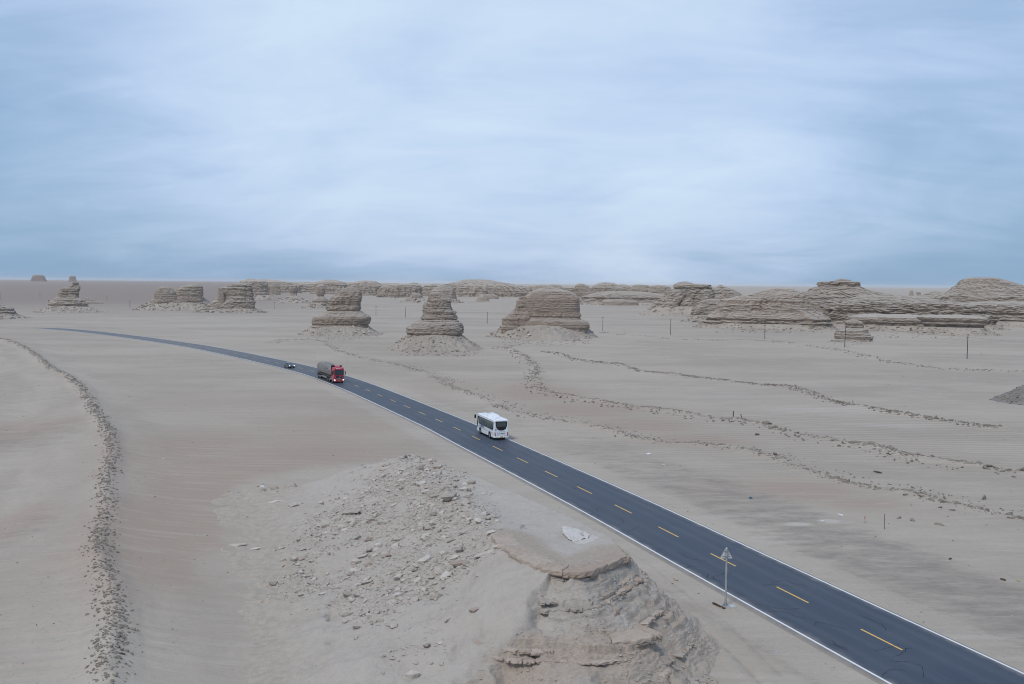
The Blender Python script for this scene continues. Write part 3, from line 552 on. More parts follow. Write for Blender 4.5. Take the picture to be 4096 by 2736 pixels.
formation(MF, CM, 'big rounded reddish-grey mesa, nearest of the right-hand range', (3055, 1316), [[(1164, 3070, 3170), (1168, 3040, 3186), (1181, 3000, 3207), (1195, 2935, 3218), (1206, 2890, 3228), (1225, 2866, 3240), (1244, 2858, 3256), (1252, 2852, 3270), (1262, 2840, 3290), (1272, 2820, 3305), (1278, 2816, 3312), (1284, 2832, 3300), (1293, 2806, 3320), (1300, 2815, 3312), (1316, 2812, 3310)], [(1268, 2980, 3090), (1276, 2972, 3110), (1300, 2970, 3112), (1316, 2975, 3112)]], (1296, (2815, 3310), (2770, 3345)), 0.45, 38.8, 1.2, M_ROCKRED, 1.0, 3.0)
formation(MF, CM, 'long mesa with a bold flat double cap behind the rounded one', (3480, 1290), [[(1134, 3350, 3406), (1138, 3288, 3438), (1150, 3282, 3441), (1155, 3290, 3440), (1160, 3270, 3452), (1171, 3249, 3476), (1182, 3244, 3540), (1195, 3240, 3612), (1212, 3236, 3660), (1227, 3230, 3700), (1240, 3226, 3735), (1251, 3222, 3769), (1258, 3228, 3800), (1268, 3222, 3860), (1290, 3224, 3870)]], None, 0.4, 41.0, 1.2, M_ROCKFAR, 1.5, 3.0)
formation(MF, CM, 'low overhanging layered shelf in front of the flat-capped mesa', (3560, 1325), [[(1268, 3440, 3680), (1274, 3410, 3720), (1284, 3405, 3742), (1292, 3412, 3744), (1298, 3420, 3738), (1304, 3416, 3746), (1312, 3424, 3740), (1325, 3426, 3740)]], (1304, (3415, 3742), (3385, 3790)), 0.5, 43.3, 1.2, M_ROCK, 0.7)
formation(MF, CM, 'low dark-banded ledge at the right end of the layered shelves', (3805, 1340), [[(1272, 3700, 3890), (1278, 3682, 3924), (1286, 3690, 3930), (1293, 3704, 3918), (1299, 3692, 3926), (1307, 3712, 3914), (1340, 3706, 3920)]], (1312, (3700, 3915), (3655, 3972)), 0.55, 44.6, 1.2, M_ROCK, 0.6)
formation(MF, CM, 'large table-topped mesa at the right edge of the picture', (3960, 1288), [[(1134, 3866, 3996), (1140, 3856, 4020), (1151, 3849, 4050), (1156, 3842, 4080), (1165, 3828, 4112), (1185, 3806, 4180), (1204, 3765, 4230), (1225, 3740, 4250), (1241, 3727, 4262), (1250, 3735, 4270), (1270, 3722, 4280), (1288, 3724, 4284)]], (1262, (3726, 4280), (3690, 4320)), 0.4, 47.9, 1.2, M_ROCKFAR, 1.4, 3.0)
formation(MF, CM, 'low smooth hill between the flat-capped mesa and the edge mesa', (3745, 1262), [[(1179, 3722, 3762), (1185, 3700, 3790), (1195, 3672, 3822), (1215, 3650, 3850), (1262, 3640, 3870)]], None, 0.5, 49.2, 1.0, M_ROCKFAR)
formation('rock_pinnacle', CF, 'tiny twin rock towers on the skyline left of the edge mesa', (3655, 1208), [[(1166, 3641, 3650), (1176, 3639, 3653), (1190, 3636, 3656), (1208, 3630, 3662)], [(1172, 3662, 3677), (1180, 3664, 3678), (1190, 3656, 3682), (1208, 3650, 3686)]], None, 0.7, 52.6, 1.4, M_ROCKFAR, 0.35)
formation(MF, CM, 'long pale tableland far behind the stepped pillar butte', (1945, 1188), [[(1123, 1842, 1976), (1128, 1822, 2000), (1133, 1800, 2034), (1144, 1770, 2098), (1154, 1752, 2126), (1176, 1742, 2150), (1188, 1738, 2156)]], None, 0.35, 54.0, 1.0, M_ROCKFAR, 2.2)
formation(BF, CF, 'grey butte peeping over the right shoulder of the stepped pillar butte', (1772, 1212), [[(1137, 1771, 1798), (1146, 1752, 1808), (1155, 1738, 1816), (1165, 1722, 1820), (1180, 1716, 1822), (1195, 1712, 1828), (1212, 1700, 1832)]], (1196, (1706, 1830), (1640, 1850)), 0.7, 57.4, 1.2, M_ROCKFAR, 0.6)
formation(MF, CM, 'small ledge of grey strata left of the pillar butte top', (1650, 1208), [[(1174, 1648, 1680), (1184, 1640, 1690), (1208, 1630, 1695)]], (1192, (1636, 1692), (1600, 1720)), 0.6, 58.8, 1.0, M_ROCKFAR, 0.5)
formation(MF, CM, 'broad banded slope spreading below the flat-capped mesa', (3600, 1312), [[(1202, 3430, 3700), (1214, 3380, 3790), (1226, 3350, 3860), (1245, 3330, 3900), (1252, 3345, 3880), (1262, 3335, 3925), (1275, 3325, 3940), (1290, 3335, 3930), (1312, 3330, 3935)]], (1294, (3335, 3930), (3300, 3975)), 0.3, 71.3, 1.2, M_ROCKFAR, 1.6, 3.0)
formation(MF, CM, 'low banded bench at the foot of the right edge mesa', (4040, 1306), [[(1225, 3900, 4220), (1240, 3860, 4260), (1256, 3840, 4280), (1264, 3856, 4270), (1280, 3832, 4290), (1306, 3836, 4290)]], (1288, (3840, 4285), (3800, 4320)), 0.35, 73.7, 1.2, M_ROCKFAR, 1.3, 3.0)
formation(MF, CM, 'sloping shoulder of rock in the gap between the rounded and flat-capped mesas', (3270, 1302), [[(1182, 3200, 3270), (1198, 3180, 3320), (1222, 3160, 3370), (1240, 3150, 3390), (1262, 3140, 3420), (1302, 3140, 3430)]], (1280, (3145, 3420), (3120, 3450)), 0.4, 75.1, 1.2, M_ROCKFAR, 1.2)
formation(MF, CM, 'grey spur in the gap between the two-capped and the rounded mesas', (2850, 1290), [[(1204, 2812, 2880), (1218, 2790, 2910), (1238, 2770, 2930), (1258, 2758, 2945), (1290, 2752, 2950)]], (1262, (2760, 2942), (2715, 2970)), 0.5, 77.9, 1.2, M_ROCKFAR, 0.9)
formation(MF, CM, 'long low banded ridge on the plain linking the far right mesas', (2500, 1220), [[(1170, 2400, 2600), (1180, 2350, 2670), (1190, 2320, 2720), (1198, 2330, 2710), (1207, 2306, 2730), (1220, 2300, 2740)]], (1210, (2308, 2730), (2280, 2760)), 0.25, 79.2, 1.2, M_ROCKFAR, 1.2)
formation(MF, CM, 'long pale ridge line far behind the cone and the mushroom rock', (1350, 1170), [[(1134, 1100, 1600), (1139, 1060, 1660), (1148, 1030, 1700), (1156, 1040, 1710), (1170, 1010, 1730)]], None, 0.15, 81.4, 1.1, M_ROCKFAR, 2.4)
formation(MF, CM, 'long pale ridge line far behind the knolls right of centre', (2400, 1178), [[(1150, 2130, 2640), (1157, 2100, 2690), (1164, 2110, 2700), (1178, 2080, 2730)]], None, 0.15, 83.5, 1.1, M_ROCKFAR, 2.4)
# the far rows of mesas, each its own thing
far_rows = [
 ('far mesa with a stepped top between the notched butte and the rock-headed cone', (1120, 1172), [(1123, 1010, 1110), (1130, 1000, 1170), (1145, 990, 1195), (1172, 980, 1205)]),
 ('far small table hill right behind the squat far butte', (1098, 1180), [(1138, 1086, 1112), (1148, 1082, 1118), (1180, 1080, 1122)]),
 ('far domed mesa on the skyline above the mushroom rock', (1320, 1176), [(1123, 1296, 1350), (1128, 1270, 1375), (1138, 1255, 1400), (1176, 1240, 1420)]),
 ('far flat mesa on the skyline behind the tall round-backed butte', (1470, 1182), [(1127, 1430, 1508), (1134, 1400, 1520), (1146, 1388, 1532), (1182, 1380, 1545)]),
 ('far bluff with a knob at its right end, left of the pillar butte', (1600, 1190), [(1134, 1640, 1672), (1141, 1540, 1682), (1150, 1520, 1690), (1165, 1512, 1690), (1190, 1505, 1695)]),
 ('far broken bluff just left of the pale tableland', (1728, 1185), [(1138, 1715, 1770), (1143, 1698, 1790), (1155, 1692, 1800), (1185, 1685, 1810)]),
 ('far little round knoll behind the broad reddish butte', (2122, 1178), [(1144, 2116, 2128), (1150, 2110, 2134), (1178, 2104, 2140)]),
 ('far flat knoll rising over the left of the broad reddish butte', (2165, 1182), [(1141, 2146, 2184), (1146, 2136, 2190), (1156, 2130, 2196), (1182, 2120, 2204)]),
 ('far trapezoid knoll rising over the right of the broad reddish butte', (2220, 1184), [(1140, 2198, 2236), (1147, 2190, 2248), (1156, 2182, 2254), (1184, 2170, 2264)]),
 ('dark-faced tower-like mesa just right of the broad reddish butte', (2340, 1206), [(1138, 2306, 2340), (1144, 2300, 2352), (1154, 2298, 2362), (1168, 2298, 2376), (1186, 2306, 2390), (1206, 2300, 2400)]),
 ('far mesa with a smooth wide cap right of the tower-like mesa', (2430, 1204), [(1135, 2392, 2458), (1142, 2375, 2475), (1154, 2360, 2500), (1180, 2350, 2520), (1204, 2345, 2530)]),
 ('far small crown-like mesa between two wider flat ones', (2500, 1202), [(1141, 2470, 2508), (1148, 2456, 2525), (1160, 2450, 2540), (1202, 2440, 2550)]),
 ('far trim flat mesa left of the two-capped pale mesa', (2562, 1206), [(1142, 2532, 2592), (1150, 2524, 2604), (1160, 2515, 2615), (1206, 2505, 2625)]),
 ('far low mesa touching the two-capped pale mesa', (2640, 1208), [(1144, 2608, 2666), (1150, 2600, 2680), (1165, 2590, 2690), (1208, 2580, 2700)]),
 ('low grey ledge on the sand in front of the far right mesas', (2480, 1222), [(1200, 2420, 2540), (1208, 2408, 2552), (1222, 2405, 2556)]),
 ('small dark flat outcrop on the plain below the pale tableland', (1955, 1196), [(1178, 1920, 1980), (1186, 1912, 1992), (1196, 1908, 1996)]),
 ('pair of low dark slabs of strata right of the pillar butte top', (1930, 1206), [(1189, 1914, 1950), (1198, 1906, 1956), (1206, 1900, 1960)]),
 ('distant little red-brown mesa alone on the left skyline', (154, 1126), [(1103.5, 138, 170), (1107, 134, 174), (1117, 130, 178), (1126, 126, 182)]),
 ('distant speck of a mesa on the skyline above the thumb-shaped butte', (290, 1127), [(1106.5, 283, 298), (1110, 280, 301), (1119, 278, 303), (1127, 275, 306)]),
 ('distant pale range low on the horizon above the two-humped butte', (470, 1117), [(1105, 340, 560), (1107, 310, 620), (1111, 300, 660), (1117, 295, 670)]),
 ('low dark rubble rise on the plain right of the thumb-shaped butte', (370, 1216), [(1193, 345, 362), (1202, 338, 385), (1210, 332, 405), (1216, 330, 412)]),
]
for k, (lab, base, prof) in enumerate(far_rows):
    formation(MF, CM, lab, base, [prof], None, 0.55, 60.3+k*2.9, 1.15, M_ROCKDK if base[1] < 1130 and base[0] < 400 else M_ROCKFAR, None, 2.6, 'mesas of the far rows')
# ------------------------------------------------------------------ stones, made from a jittered solid
bm = bmesh.new(); bmesh.ops.create_icosphere(bm, subdivisions=1, radius=1.0); bm.verts.index_update()
ICO_V = np.array([v.co[:] for v in bm.verts]); ICO_F = np.array([[v.index for v in f.verts] for f in bm.faces]); bm.free()
def stone_verts(rng, flat=0.55, lo=0):
    v = ICO_V.copy()
    for q in range(4):                               # shear off random planes so it has facets
        n = rng.normal(size=3); n /= np.linalg.norm(n); c = rng.uniform(0.45, 0.85); d = v@n; v = v - np.outer(np.maximum(d-c, 0), n)
    v *= rng.uniform(0.8, 1.2, (len(v), 1)); v *= np.array([rng.uniform(0.9, 1.5), rng.uniform(0.6, 1.0), flat*rng.uniform(0.6, 1.3)])
    return v
def rotm(rz, rx, ry):
    cz, sz, cx, sx, cy, sy = math.cos(rz), math.sin(rz), math.cos(rx), math.sin(rx), math.cos(ry), math.sin(ry)
    return np.array([[cz, -sz, 0], [sz, cz, 0], [0, 0, 1]]) @ np.array([[1, 0, 0], [0, cx, -sx], [0, sx, cx]]) @ np.array([[cy, 0, sy], [0, 1, 0], [-sy, 0, cy]])
_srng = np.random.default_rng(5)
STONES = [mesh_np('stone', stone_verts(_srng), ICO_F) for _ in range(12)]
CLODS = [mesh_np('clod', stone_verts(_srng, 0.7)*(1+0.18*_srng.normal(size=(len(ICO_V), 1))), ICO_F) for _ in range(8)]
def place(name, me, mat, x, y, z, size, rz, label, cat, group, rx=0.0, ry=0.0, sc=(1, 1, 1)):
    if not me.materials: me.materials.append(mat)
    o = bpy.data.objects.new(name, me); COL.objects.link(o); o.location = (x, y, z); o.rotation_euler = (rx, ry, rz); o.scale = (size*sc[0], size*sc[1], size*sc[2])
    if mat is not me.materials[0]: o.material_slots[0].link = 'OBJECT'; o.material_slots[0].material = mat
    return tag(o, label, cat, group)
def stuff(name, items, mat, label, rng, flat=0.55, tilt=0.35):
    """items = rows of x, y, z, size, heading"""
    base = [stone_verts(rng, flat) for _ in range(24)]; V = []; F = []; k = 0
    for x, y, z, s, rz in items:
        b = base[rng.integers(24)]*s*np.array([1, rng.uniform(.6, 1.1), rng.uniform(.7, 1.2)])
        V.append(b@rotm(rz, rng.normal()*tilt, rng.normal()*tilt).T + np.array([x, y, z])); F.append(ICO_F+k); k += len(b)
    return tag(link(name, mesh_np(name, np.vstack(V), np.vstack(F)), mat), label, kind='stuff')

for _pa, _it, _rg in TALUS_ST:                       # loose rock lying on the aprons of the buttes
    _o = stuff('talus_rubble', _it, M_STONED, None, _rg, 0.6); _o.parent = _pa

# ------------------------------------------------------------------ the near rock outcrop
AXIS = np.array([-0.36, 0.933]); NL = np.array([-0.933, -0.36]); NR = -NL
FPROF = np.array([(0, 0), (0.15, -0.55), (0.5, -0.75), (3.0, -2.55), (4.6, -3.0), (4.75, -3.4), (7.6, -5.1), (8.4, -5.25), (8.5, -5.5), (11.5, -6.9), (30, -8)])
def out_height(X, Y, detail=True):
    ins = inside(X, Y, PLAT)
    best = np.full(X.shape, 1e9); zt = np.zeros(X.shape); nx = np.zeros(X.shape); ny = np.zeros(X.shape); wsum = np.zeros(X.shape); zpl = np.zeros(X.shape)
    n = len(PLAT); ax = np.zeros(X.shape); ay = np.zeros(X.shape)
    for i in range(n):
        a, b = PLAT3[i], PLAT3[(i+1) % n]; d = b[:2]-a[:2]; t = np.clip(((X-a[0])*d[0]+(Y-a[1])*d[1])/(d@d), 0, 1)
        qx, qy = X-(a[0]+t*d[0]), Y-(a[1]+t*d[1]); q = np.hypot(qx, qy); z = a[2]+(b[2]-a[2])*t; m = q < best
        best = np.where(m, q, best); zt = np.where(m, z, zt); nx = np.where(m, qx, nx); ny = np.where(m, qy, ny)
        w = 1/(q*q+0.5); wsum += w; zpl += w*z; w3 = 1/(q+0.3)**3; ax = ax + w3*qx/np.maximum(q, 1e-6); ay = ay + w3*qy/np.maximum(q, 1e-6)
    zpl /= wsum
    nx, ny = ax, ay; nl = np.maximum(np.hypot(nx, ny), 1e-9); nx = nx/nl; ny = ny/nl
    wL = sstep(0.62, 0.92, nx*NL[0]+ny*NL[1]+0.22*fbm(X/2.5, Y/2.5, 4.7, 3)); wR = sstep(0.35, 0.85, nx*NR[0]+ny*NR[1]); wB = sstep(0.5, 0.9, ny); wF = np.clip(1-wL-wR-wB, 0, 1); ws = wL+wR+wB+wF
    s = best + np.where(ins, 0, 0.75*fbm(X/3.2, Y/3.2, 1.7, 2) + 0.28*fbm(X/0.8, Y/0.8, 5.0, 2))*sstep(0, 1.2, best)
    s = np.maximum(s, 0)
    lam = fbm(X/5, Y/5, 9, 2)
    s = s + np.where(ins, 0, 1.1*fbm(X/4.5, Y/4.5, 7.7, 2))*sstep(0.8, 3.5, best); s = np.maximum(s, 0)
    zF = zt + np.interp(s*(1+0.06*lam), FPROF[:, 0], FPROF[:, 1])
    gul = 0.5*fbm(np.arctan2(ny, nx)*2.0+X/6, Y/6, 3.0, 3)
    tL = np.clip(s/(18.5+3.5*fbm(X/9, Y/9, 2.2, 2)), 0, 1.3); zL = zt*np.where(tL < 1, (1-np.minimum(tL, 1))**1.6, 0) - np.maximum(tL-1, 0)*3 + gul*0.35*np.sin(PI*np.clip(tL, 0, 1))
    tR = np.clip(s/6.0, 0, 1.5); zR = zt*np.where(tR < 1, (1-np.minimum(tR, 1))**1.25, 0) - np.maximum(tR-1, 0)*3
    tB = np.clip(s/9, 0, 1.5); zB = zt*np.where(tB < 1, (1-np.minimum(tB, 1))**1.2, 0) - np.maximum(tB-1, 0)*3
    z = (wL*zL+wR*zR+wB*zB+wF*zF)/ws
    rockw = np.where(ins, 0, (wF+0.8*wR)/ws)
    if detail:
        # fine lamination: thin hard sheets step the face
        for th, am, k in ((0.52, 0.85, 2.2), (0.19, 0.8, 5.5)):
            q = (z + 0.22*fbm(X/2.5, Y/2.5, k, 3) + 0.10*fbm(X/0.6, Y/0.6, k+3, 2) + 0.03*X)/th; fr = q-np.floor(q)
            z = z + rockw*th*am*(np.clip((fr-0.7)/0.3, 0, 1)-fr+0.2)*sstep(-0.2, 0.5, z)*np.clip(fbm(X/3, Y/2, k+6, 2)*1.6+.55, 0, 1)*sstep(0.2, .8, best)
        z = z + rockw*sstep(.3, 2, best)*(0.30*fbm(X/2.2, Y/2.2, 2.9, 2) + 0.11*fbm(X/0.7, Y/0.7, z/0.3, 3)) + (1-rockw)*np.where(ins, 0.05, 0.10)*fbm(X/0.9, Y/0.9, 2.5, 4) + 0.16*wL*np.where(ins, 0, 1)*fbm(X/2.2, Y/2.2, 8.1, 2)
    zin = zpl + 0.10*fbm(X/3, Y/3, 4.4, 3) + 0.03*fbm(X/.6, Y/.6, 4.4, 2) - 0.18*sstep(1.0, 3.0, best)
    front_in = np.where(ins, sstep(7, 0.5, (Y-PLAT[:7, 1].min())), 0); 
    z = np.where(ins, zin - 0.02, z)
    return z, rockw, wL*np.where(ins, 0, 1), best, ins
def build_outcrop():
    xs = np.concatenate([np.arange(-34, -9, 0.19), np.arange(-9, 14, 0.09), np.arange(14, 20, 0.19)]); ys = np.concatenate([np.arange(42, 48, 0.19), np.arange(48, 72, 0.09), np.arange(72, 92, 0.17), np.arange(92, 128, 0.25)])
    X, Y = np.meshgrid(xs, ys); Z, rk, wl, best, ins = out_height(X, Y)
    keep = Z > -0.45; nx = len(xs); i, j = np.meshgrid(np.arange(len(ys)-1), np.arange(nx-1), indexing='ij')
    ok = keep[:-1, :-1] & keep[1:, :-1] & keep[:-1, 1:] & keep[1:, 1:]
    F = np.column_stack([(i*nx+j)[ok], (i*nx+j+1)[ok], ((i+1)*nx+j+1)[ok], ((i+1)*nx+j)[ok]])
    used = np.unique(F); mp = np.full(X.size, -1); mp[used] = np.arange(len(used))
    o = PLAT3.mean(axis=0); o[2] = 0
    V = np.column_stack([X.ravel(), Y.ravel(), Z.ravel()])[used] - o
    me = mesh_np('rock_face', V, mp[F], False)
    brown = sstep(4.6, 6.5, 13-(Y-50))*0
    # brown beds: the top just behind the lip, the middle bench, the lower beds on the left of the nose
    topb = np.where(ins, sstep(4.2, 1.2, np.abs(poly_dist(X, Y, PLAT[:7])[0]-0.6))*sstep(-3, 1, X+1), 0)
    midb = rk*sstep(4.15, 3.5, Z+0.35*fbm(X/3, Y/3, 3.9, 2))*np.clip(0.75+0.9*perlin(Z*0+3, X/9, Z/0.45), .1, 1); lowb = rk*sstep(3.0, 0.0, X)*sstep(5.2, 4.2, Z)*0.5
    attr(me, 'brown', np.clip(topb+midb+lowb, 0, 1).ravel()[used]); attr(me, 'rock', rk.ravel()[used]); attr(me, 'scree', wl.ravel()[used])
    attr(me, 'low', (sstep(1.5, 0.1, Z + 0.7*fbm(X/3, Y/3, 1.0, 3))*(1-0.5*rk)).ravel()[used])
    attr(me, 'top', np.where(ins, 1, 0).ravel()[used].astype(float))
    t = NT('outcrop_rock'); O = t.coord('Object'); W = t.coord('World')
    n1 = t.noise(O, 0.35, 5, 0.6); n2 = t.noise(O, 1.8, 6, 0.7); n3 = t.noise(t.coord('Object', (1, 1, 3)), 5.5, 5, 0.7); n4 = t.noise(O, 15, 3, 0.7)
    c = t.mix(t.ramp(n1, 0.3, 0.7), (0.365, 0.32, 0.274), (0.44, 0.393, 0.342))
    c = t.mix(t.math('MULTIPLY', t.att('scree'), t.ramp(n2, 0.35, 0.65, 0.2, 0.9)), c, (0.43, 0.387, 0.342))
    sepz = t.n('ShaderNodeSeparateXYZ'); t.l(O, sepz.inputs[0])
    cb = t.n('ShaderNodeCombineXYZ'); t.put(t.math('MULTIPLY', sepz.outputs[0], 0.06), cb.inputs[0]); t.put(t.math('MULTIPLY', sepz.outputs[1], 0.06), cb.inputs[1]); t.put(t.math('ADD', sepz.outputs[2], t.math('MULTIPLY', n1, 0.5)), cb.inputs[2])
    band = t.noise(cb.outputs[0], 5.0, 4, 0.65)
    c = t.mix(t.math('MULTIPLY', t.att('rock'), t.ramp(band, 0.52, 0.66, 0, 0.55)), c, (0.215, 0.192, 0.172))
    br = t.ramp(t.math('ADD', t.att('brown'), t.math('MULTIPLY', t.math('SUBTRACT', n2, 0.5), 0.9)), 0.25, 0.8)
    c = t.mix(t.math('MULTIPLY', br, 0.9), c, t.mix(t.ramp(n3, 0.35, 0.65), (0.335, 0.268, 0.215), (0.44, 0.37, 0.308)))
    c = t.mix(t.math('MULTIPLY', t.math('MULTIPLY', t.att('top'), t.math('SUBTRACT', 1.0, br)), t.ramp(n2, 0.35, 0.7, 0.3, 0.9)), c, (0.46, 0.42, 0.375))
    c = t.mix(t.math('MULTIPLY', t.ramp(n3, 0.52, 0.68), t.math('ADD', t.math('MULTIPLY', t.att('rock'), 0.3), 0.15)), c, (0.17, 0.143, 0.12)); c = t.mix(t.math('MULTIPLY', t.ramp(n4, 0.5, 0.7), 0.22), c, (0.24, 0.21, 0.18))
    c = t.mix(t.att('low'), c, t.mix(t.ramp(n2, 0.35, 0.65), tuple(x*0.84 for x in SAND), tuple(x*1.0 for x in SAND)))
    nn = t.bump(n2, 0.14, 0.6); nn = t.bump(n3, 0.09, 0.8, nn); nn = t.bump(n4, 0.03, 0.6, nn)
    mat = t.fin(c, 0.95, nn)
    e = empty('rock_outcrop', tuple(o), 0, 'long low rock outcrop with a stepped brown nose and stony slope beside the road', 'rock outcrop')
    link('rock_face', me, mat, e)
    return e, o
OUT, OUTO = build_outcrop()
M_LEDGE = mat_stone('ledge_rock', (0.32, 0.25, 0.20), (0.44, 0.37, 0.31)); M_LEDGEG = mat_stone('ledge_rock_grey', (0.285, 0.243, 0.205), (0.39, 0.345, 0.30))
M_SALT = mat_stone('salt_crust', (0.46, 0.425, 0.39), (0.58, 0.55, 0.525))
def slab(poly, ztop, thick, mat, name, rng, wob=0.05):
    """A rock plate: rough outline, broken rim, slightly uneven top."""
    pts = []; n = len(poly)
    for i in range(n):
        a, b = np.array(poly[i]), np.array(poly[(i+1) % n]); m = max(2, int(np.linalg.norm(b-a)/0.28))
        for k in range(m): pts.append(a+(b-a)*k/m + rng.normal(size=2)*wob)
    pts = np.array(pts); c = pts.mean(axis=0); z = np.array([ztop(p) if callable(ztop) else ztop for p in pts])
    sec = []
    for f, dz in ((0.90, -thick), (0.99, -thick*0.8), (1.0, -thick*0.45), (0.985, -thick*0.15), (0.93, 0.0), (0.5, 0.03)):
        q = c+(pts-c)*f + (rng.normal(size=pts.shape)*wob*0.35 if f > .6 else 0)
        sec.append([(*(q[k]-OUTO[:2]), z[k]+dz+rng.normal()*0.012) for k in range(len(q))])
    return MB().loft(sec).build(name, mat, OUT)
def lip_slabs(line, inward, thick, over, drop, mat, seed, lens):
    rng = np.random.default_rng(seed); L, s = smooth_line(line[::2] if len(line) > 9 else line, 120); T = np.gradient(L[:, :2], axis=0); T /= np.linalg.norm(T, axis=1)[:, None]
    IN = np.column_stack([-T[:, 1], T[:, 0]])
    a = 0.0
    while a < s[-1]-0.4:
        ln = rng.uniform(*lens); b = min(a+ln, s[-1]); q = np.linspace(a+0.03, b-0.03, 5)
        pos = np.column_stack([np.interp(q, s, L[:, k]) for k in range(3)]); nn = np.column_stack([np.interp(q, s, IN[:, k]) for k in range(2)])
        w = inward*rng.uniform(0.75, 1.2); o = over*rng.uniform(0.6, 1.3)
        poly = [p[:2]-n*o for p, n in zip(pos, nn)] + [p[:2]+n*w for p, n in zip(pos[::-1], nn[::-1])]
        zt = pos[:, 2].mean()+drop+rng.normal()*0.03
        slab(poly, zt, thick*rng.uniform(0.85, 1.15), mat, 'ledge_slab', rng); a = b
# top cap rim, split by cracks into blocks, then the ledges lower down the nose
cap = np.array([PLAT3[i] for i in range(7)])
lip_slabs(cap, 1.25, 0.42, 0.30, 0.06, M_LEDGE, 4, (1.5, 3.4))
lip_slabs(cap + np.array([0, -0.1, -0.45]), 0.9, 0.22, 0.12, 0.0, M_LEDGEG, 5, (2.0, 4.0))
led2 = np.array([P(*p)[:] for p in [(2150, 2505, 3.75), (2190, 2540, 3.6), (2270, 2560, 3.5), (2380, 2566, 3.5), (2480, 2566, 3.5), (2570, 2550, 3.55), (2640, 2532, 3.55)]])
lip_slabs(led2, 2.3, 0.32, 0.25, 0.08, M_LEDGE, 6, (1.6, 4.0))
lip_slabs(led2 + np.array([0.1, -0.12, -0.32]), 0.9, 0.16, 0.15, 0.0, M_LEDGEG, 7, (1.2, 2.5))
led3 = np.array([P(*p)[:] for p in [(2105, 2333, 5.0), (2180, 2350, 5.0), (2300, 2362, 4.9), (2400, 2350, 4.95), (2470, 2330, 5.0)]])
lip_slabs(led3, 0.7, 0.16, 0.12, -0.05, M_LEDGEG, 8, (0.8, 1.8))
led4 = np.array([P(*p)[:] for p in [(1935, 2370, 3.6), (1960, 2420, 3.3), (2010, 2460, 3.2), (2080, 2475, 3.2)]])
lip_slabs(led4, 0.8, 0.25, 0.1, 0.0, M_LEDGE, 9, (0.6, 1.3))
led5 = np.array([P(*p)[:] for p in [(2330, 2672, 2.2), (2450, 2680, 2.15), (2600, 2665, 2.2), (2700, 2640, 2.2)]])
lip_slabs(led5, 0.9, 0.2, 0.12, 0.0, M_LEDGEG, 10, (0.9, 2.0))
led6 = np.array([P(*p)[:] for p in [(2490, 2330, 4.2), (2545, 2400, 3.6), (2590, 2440, 3.2), (2640, 2480, 2.9)]])
lip_slabs(led6, 0.7, 0.3, 0.15, 0.0, M_LEDGE, 12, (0.7, 1.4))
# thin broken ledges that follow the bedding right round the nose
def contour(z, i0, i1, n=70):
    q = np.linspace(i0, i1, n); base = np.column_stack([np.interp(q, np.arange(7), PLAT[:7, k]) for k in range(2)]); T = np.gradient(base, axis=0); T /= np.linalg.norm(T, axis=1)[:, None]; out = np.column_stack([T[:, 1], -T[:, 0]])
    for _ in range(12): out[1:-1] = (out[:-2]+out[1:-1]*2+out[2:])/4; out /= np.linalg.norm(out, axis=1)[:, None]
    S = np.linspace(0, 14, 200); X = base[:, :1]+out[:, :1]*S; Y = base[:, 1:]+out[:, 1:]*S; Z = out_height(X, Y, False)[0]; k = np.argmax(Z < z, axis=1); s = S[k]
    s = np.convolve(np.pad(s, 4, mode='edge'), np.ones(9)/9, 'valid') + 0.25*perlin(np.arange(n)/5.0, z*3.0, 0)
    zz = z + 0.16*perlin(np.arange(n)/7.0, z*5.1, 3.0)
    return np.column_stack([base+out*s[:, None], zz])
crng = np.random.default_rng(55)
for k, z in enumerate([5.35, 5.05, 4.75, 4.4, 4.05, 3.2, 2.85, 2.5, 1.85, 1.5, 1.15, 0.8, 0.45]):
    C = contour(z, 0.0, 6.0); a = int(crng.integers(0, 6))
    while a < 64:
        ln = int(crng.integers(5, 20)); seg = C[a:min(70, a+ln)]
        if len(seg) > 4 and out_height(seg[:, 0], seg[:, 1], False)[1].mean() < 0.7: a += 4; continue
        if len(seg) > 4 and crng.uniform() < 0.6: lip_slabs(seg, 0.45, crng.uniform(.12, .24), 0.14, 0.06, M_LEDGE if (k in (3, 4, 5, 6, 8) or crng.uniform() < .3) else M_LEDGEG, 200+k*31+a, (0.5, 1.9))
        a += ln + int(crng.integers(0, 7))
# white salt crust broken in three plates on the flat top
rng = np.random.default_rng(21)
for poly in ([(2250, 2103), (2282, 2106), (2330, 2118), (2322, 2135), (2335, 2150), (2300, 2168), (2284, 2150), (2255, 2135)], [(2332, 2119), (2362, 2136), (2352, 2150), (2336, 2148), (2325, 2134)], [(2364, 2137), (2402, 2150), (2380, 2158), (2352, 2172), (2303, 2170), (2337, 2152), (2354, 2152)]):
    pz = [np.array(P(x, y, 6.03)[:2]) for x, y in poly]
    slab(pz, 6.0, 0.14, M_SALT, 'salt_crust', rng, 0.07)

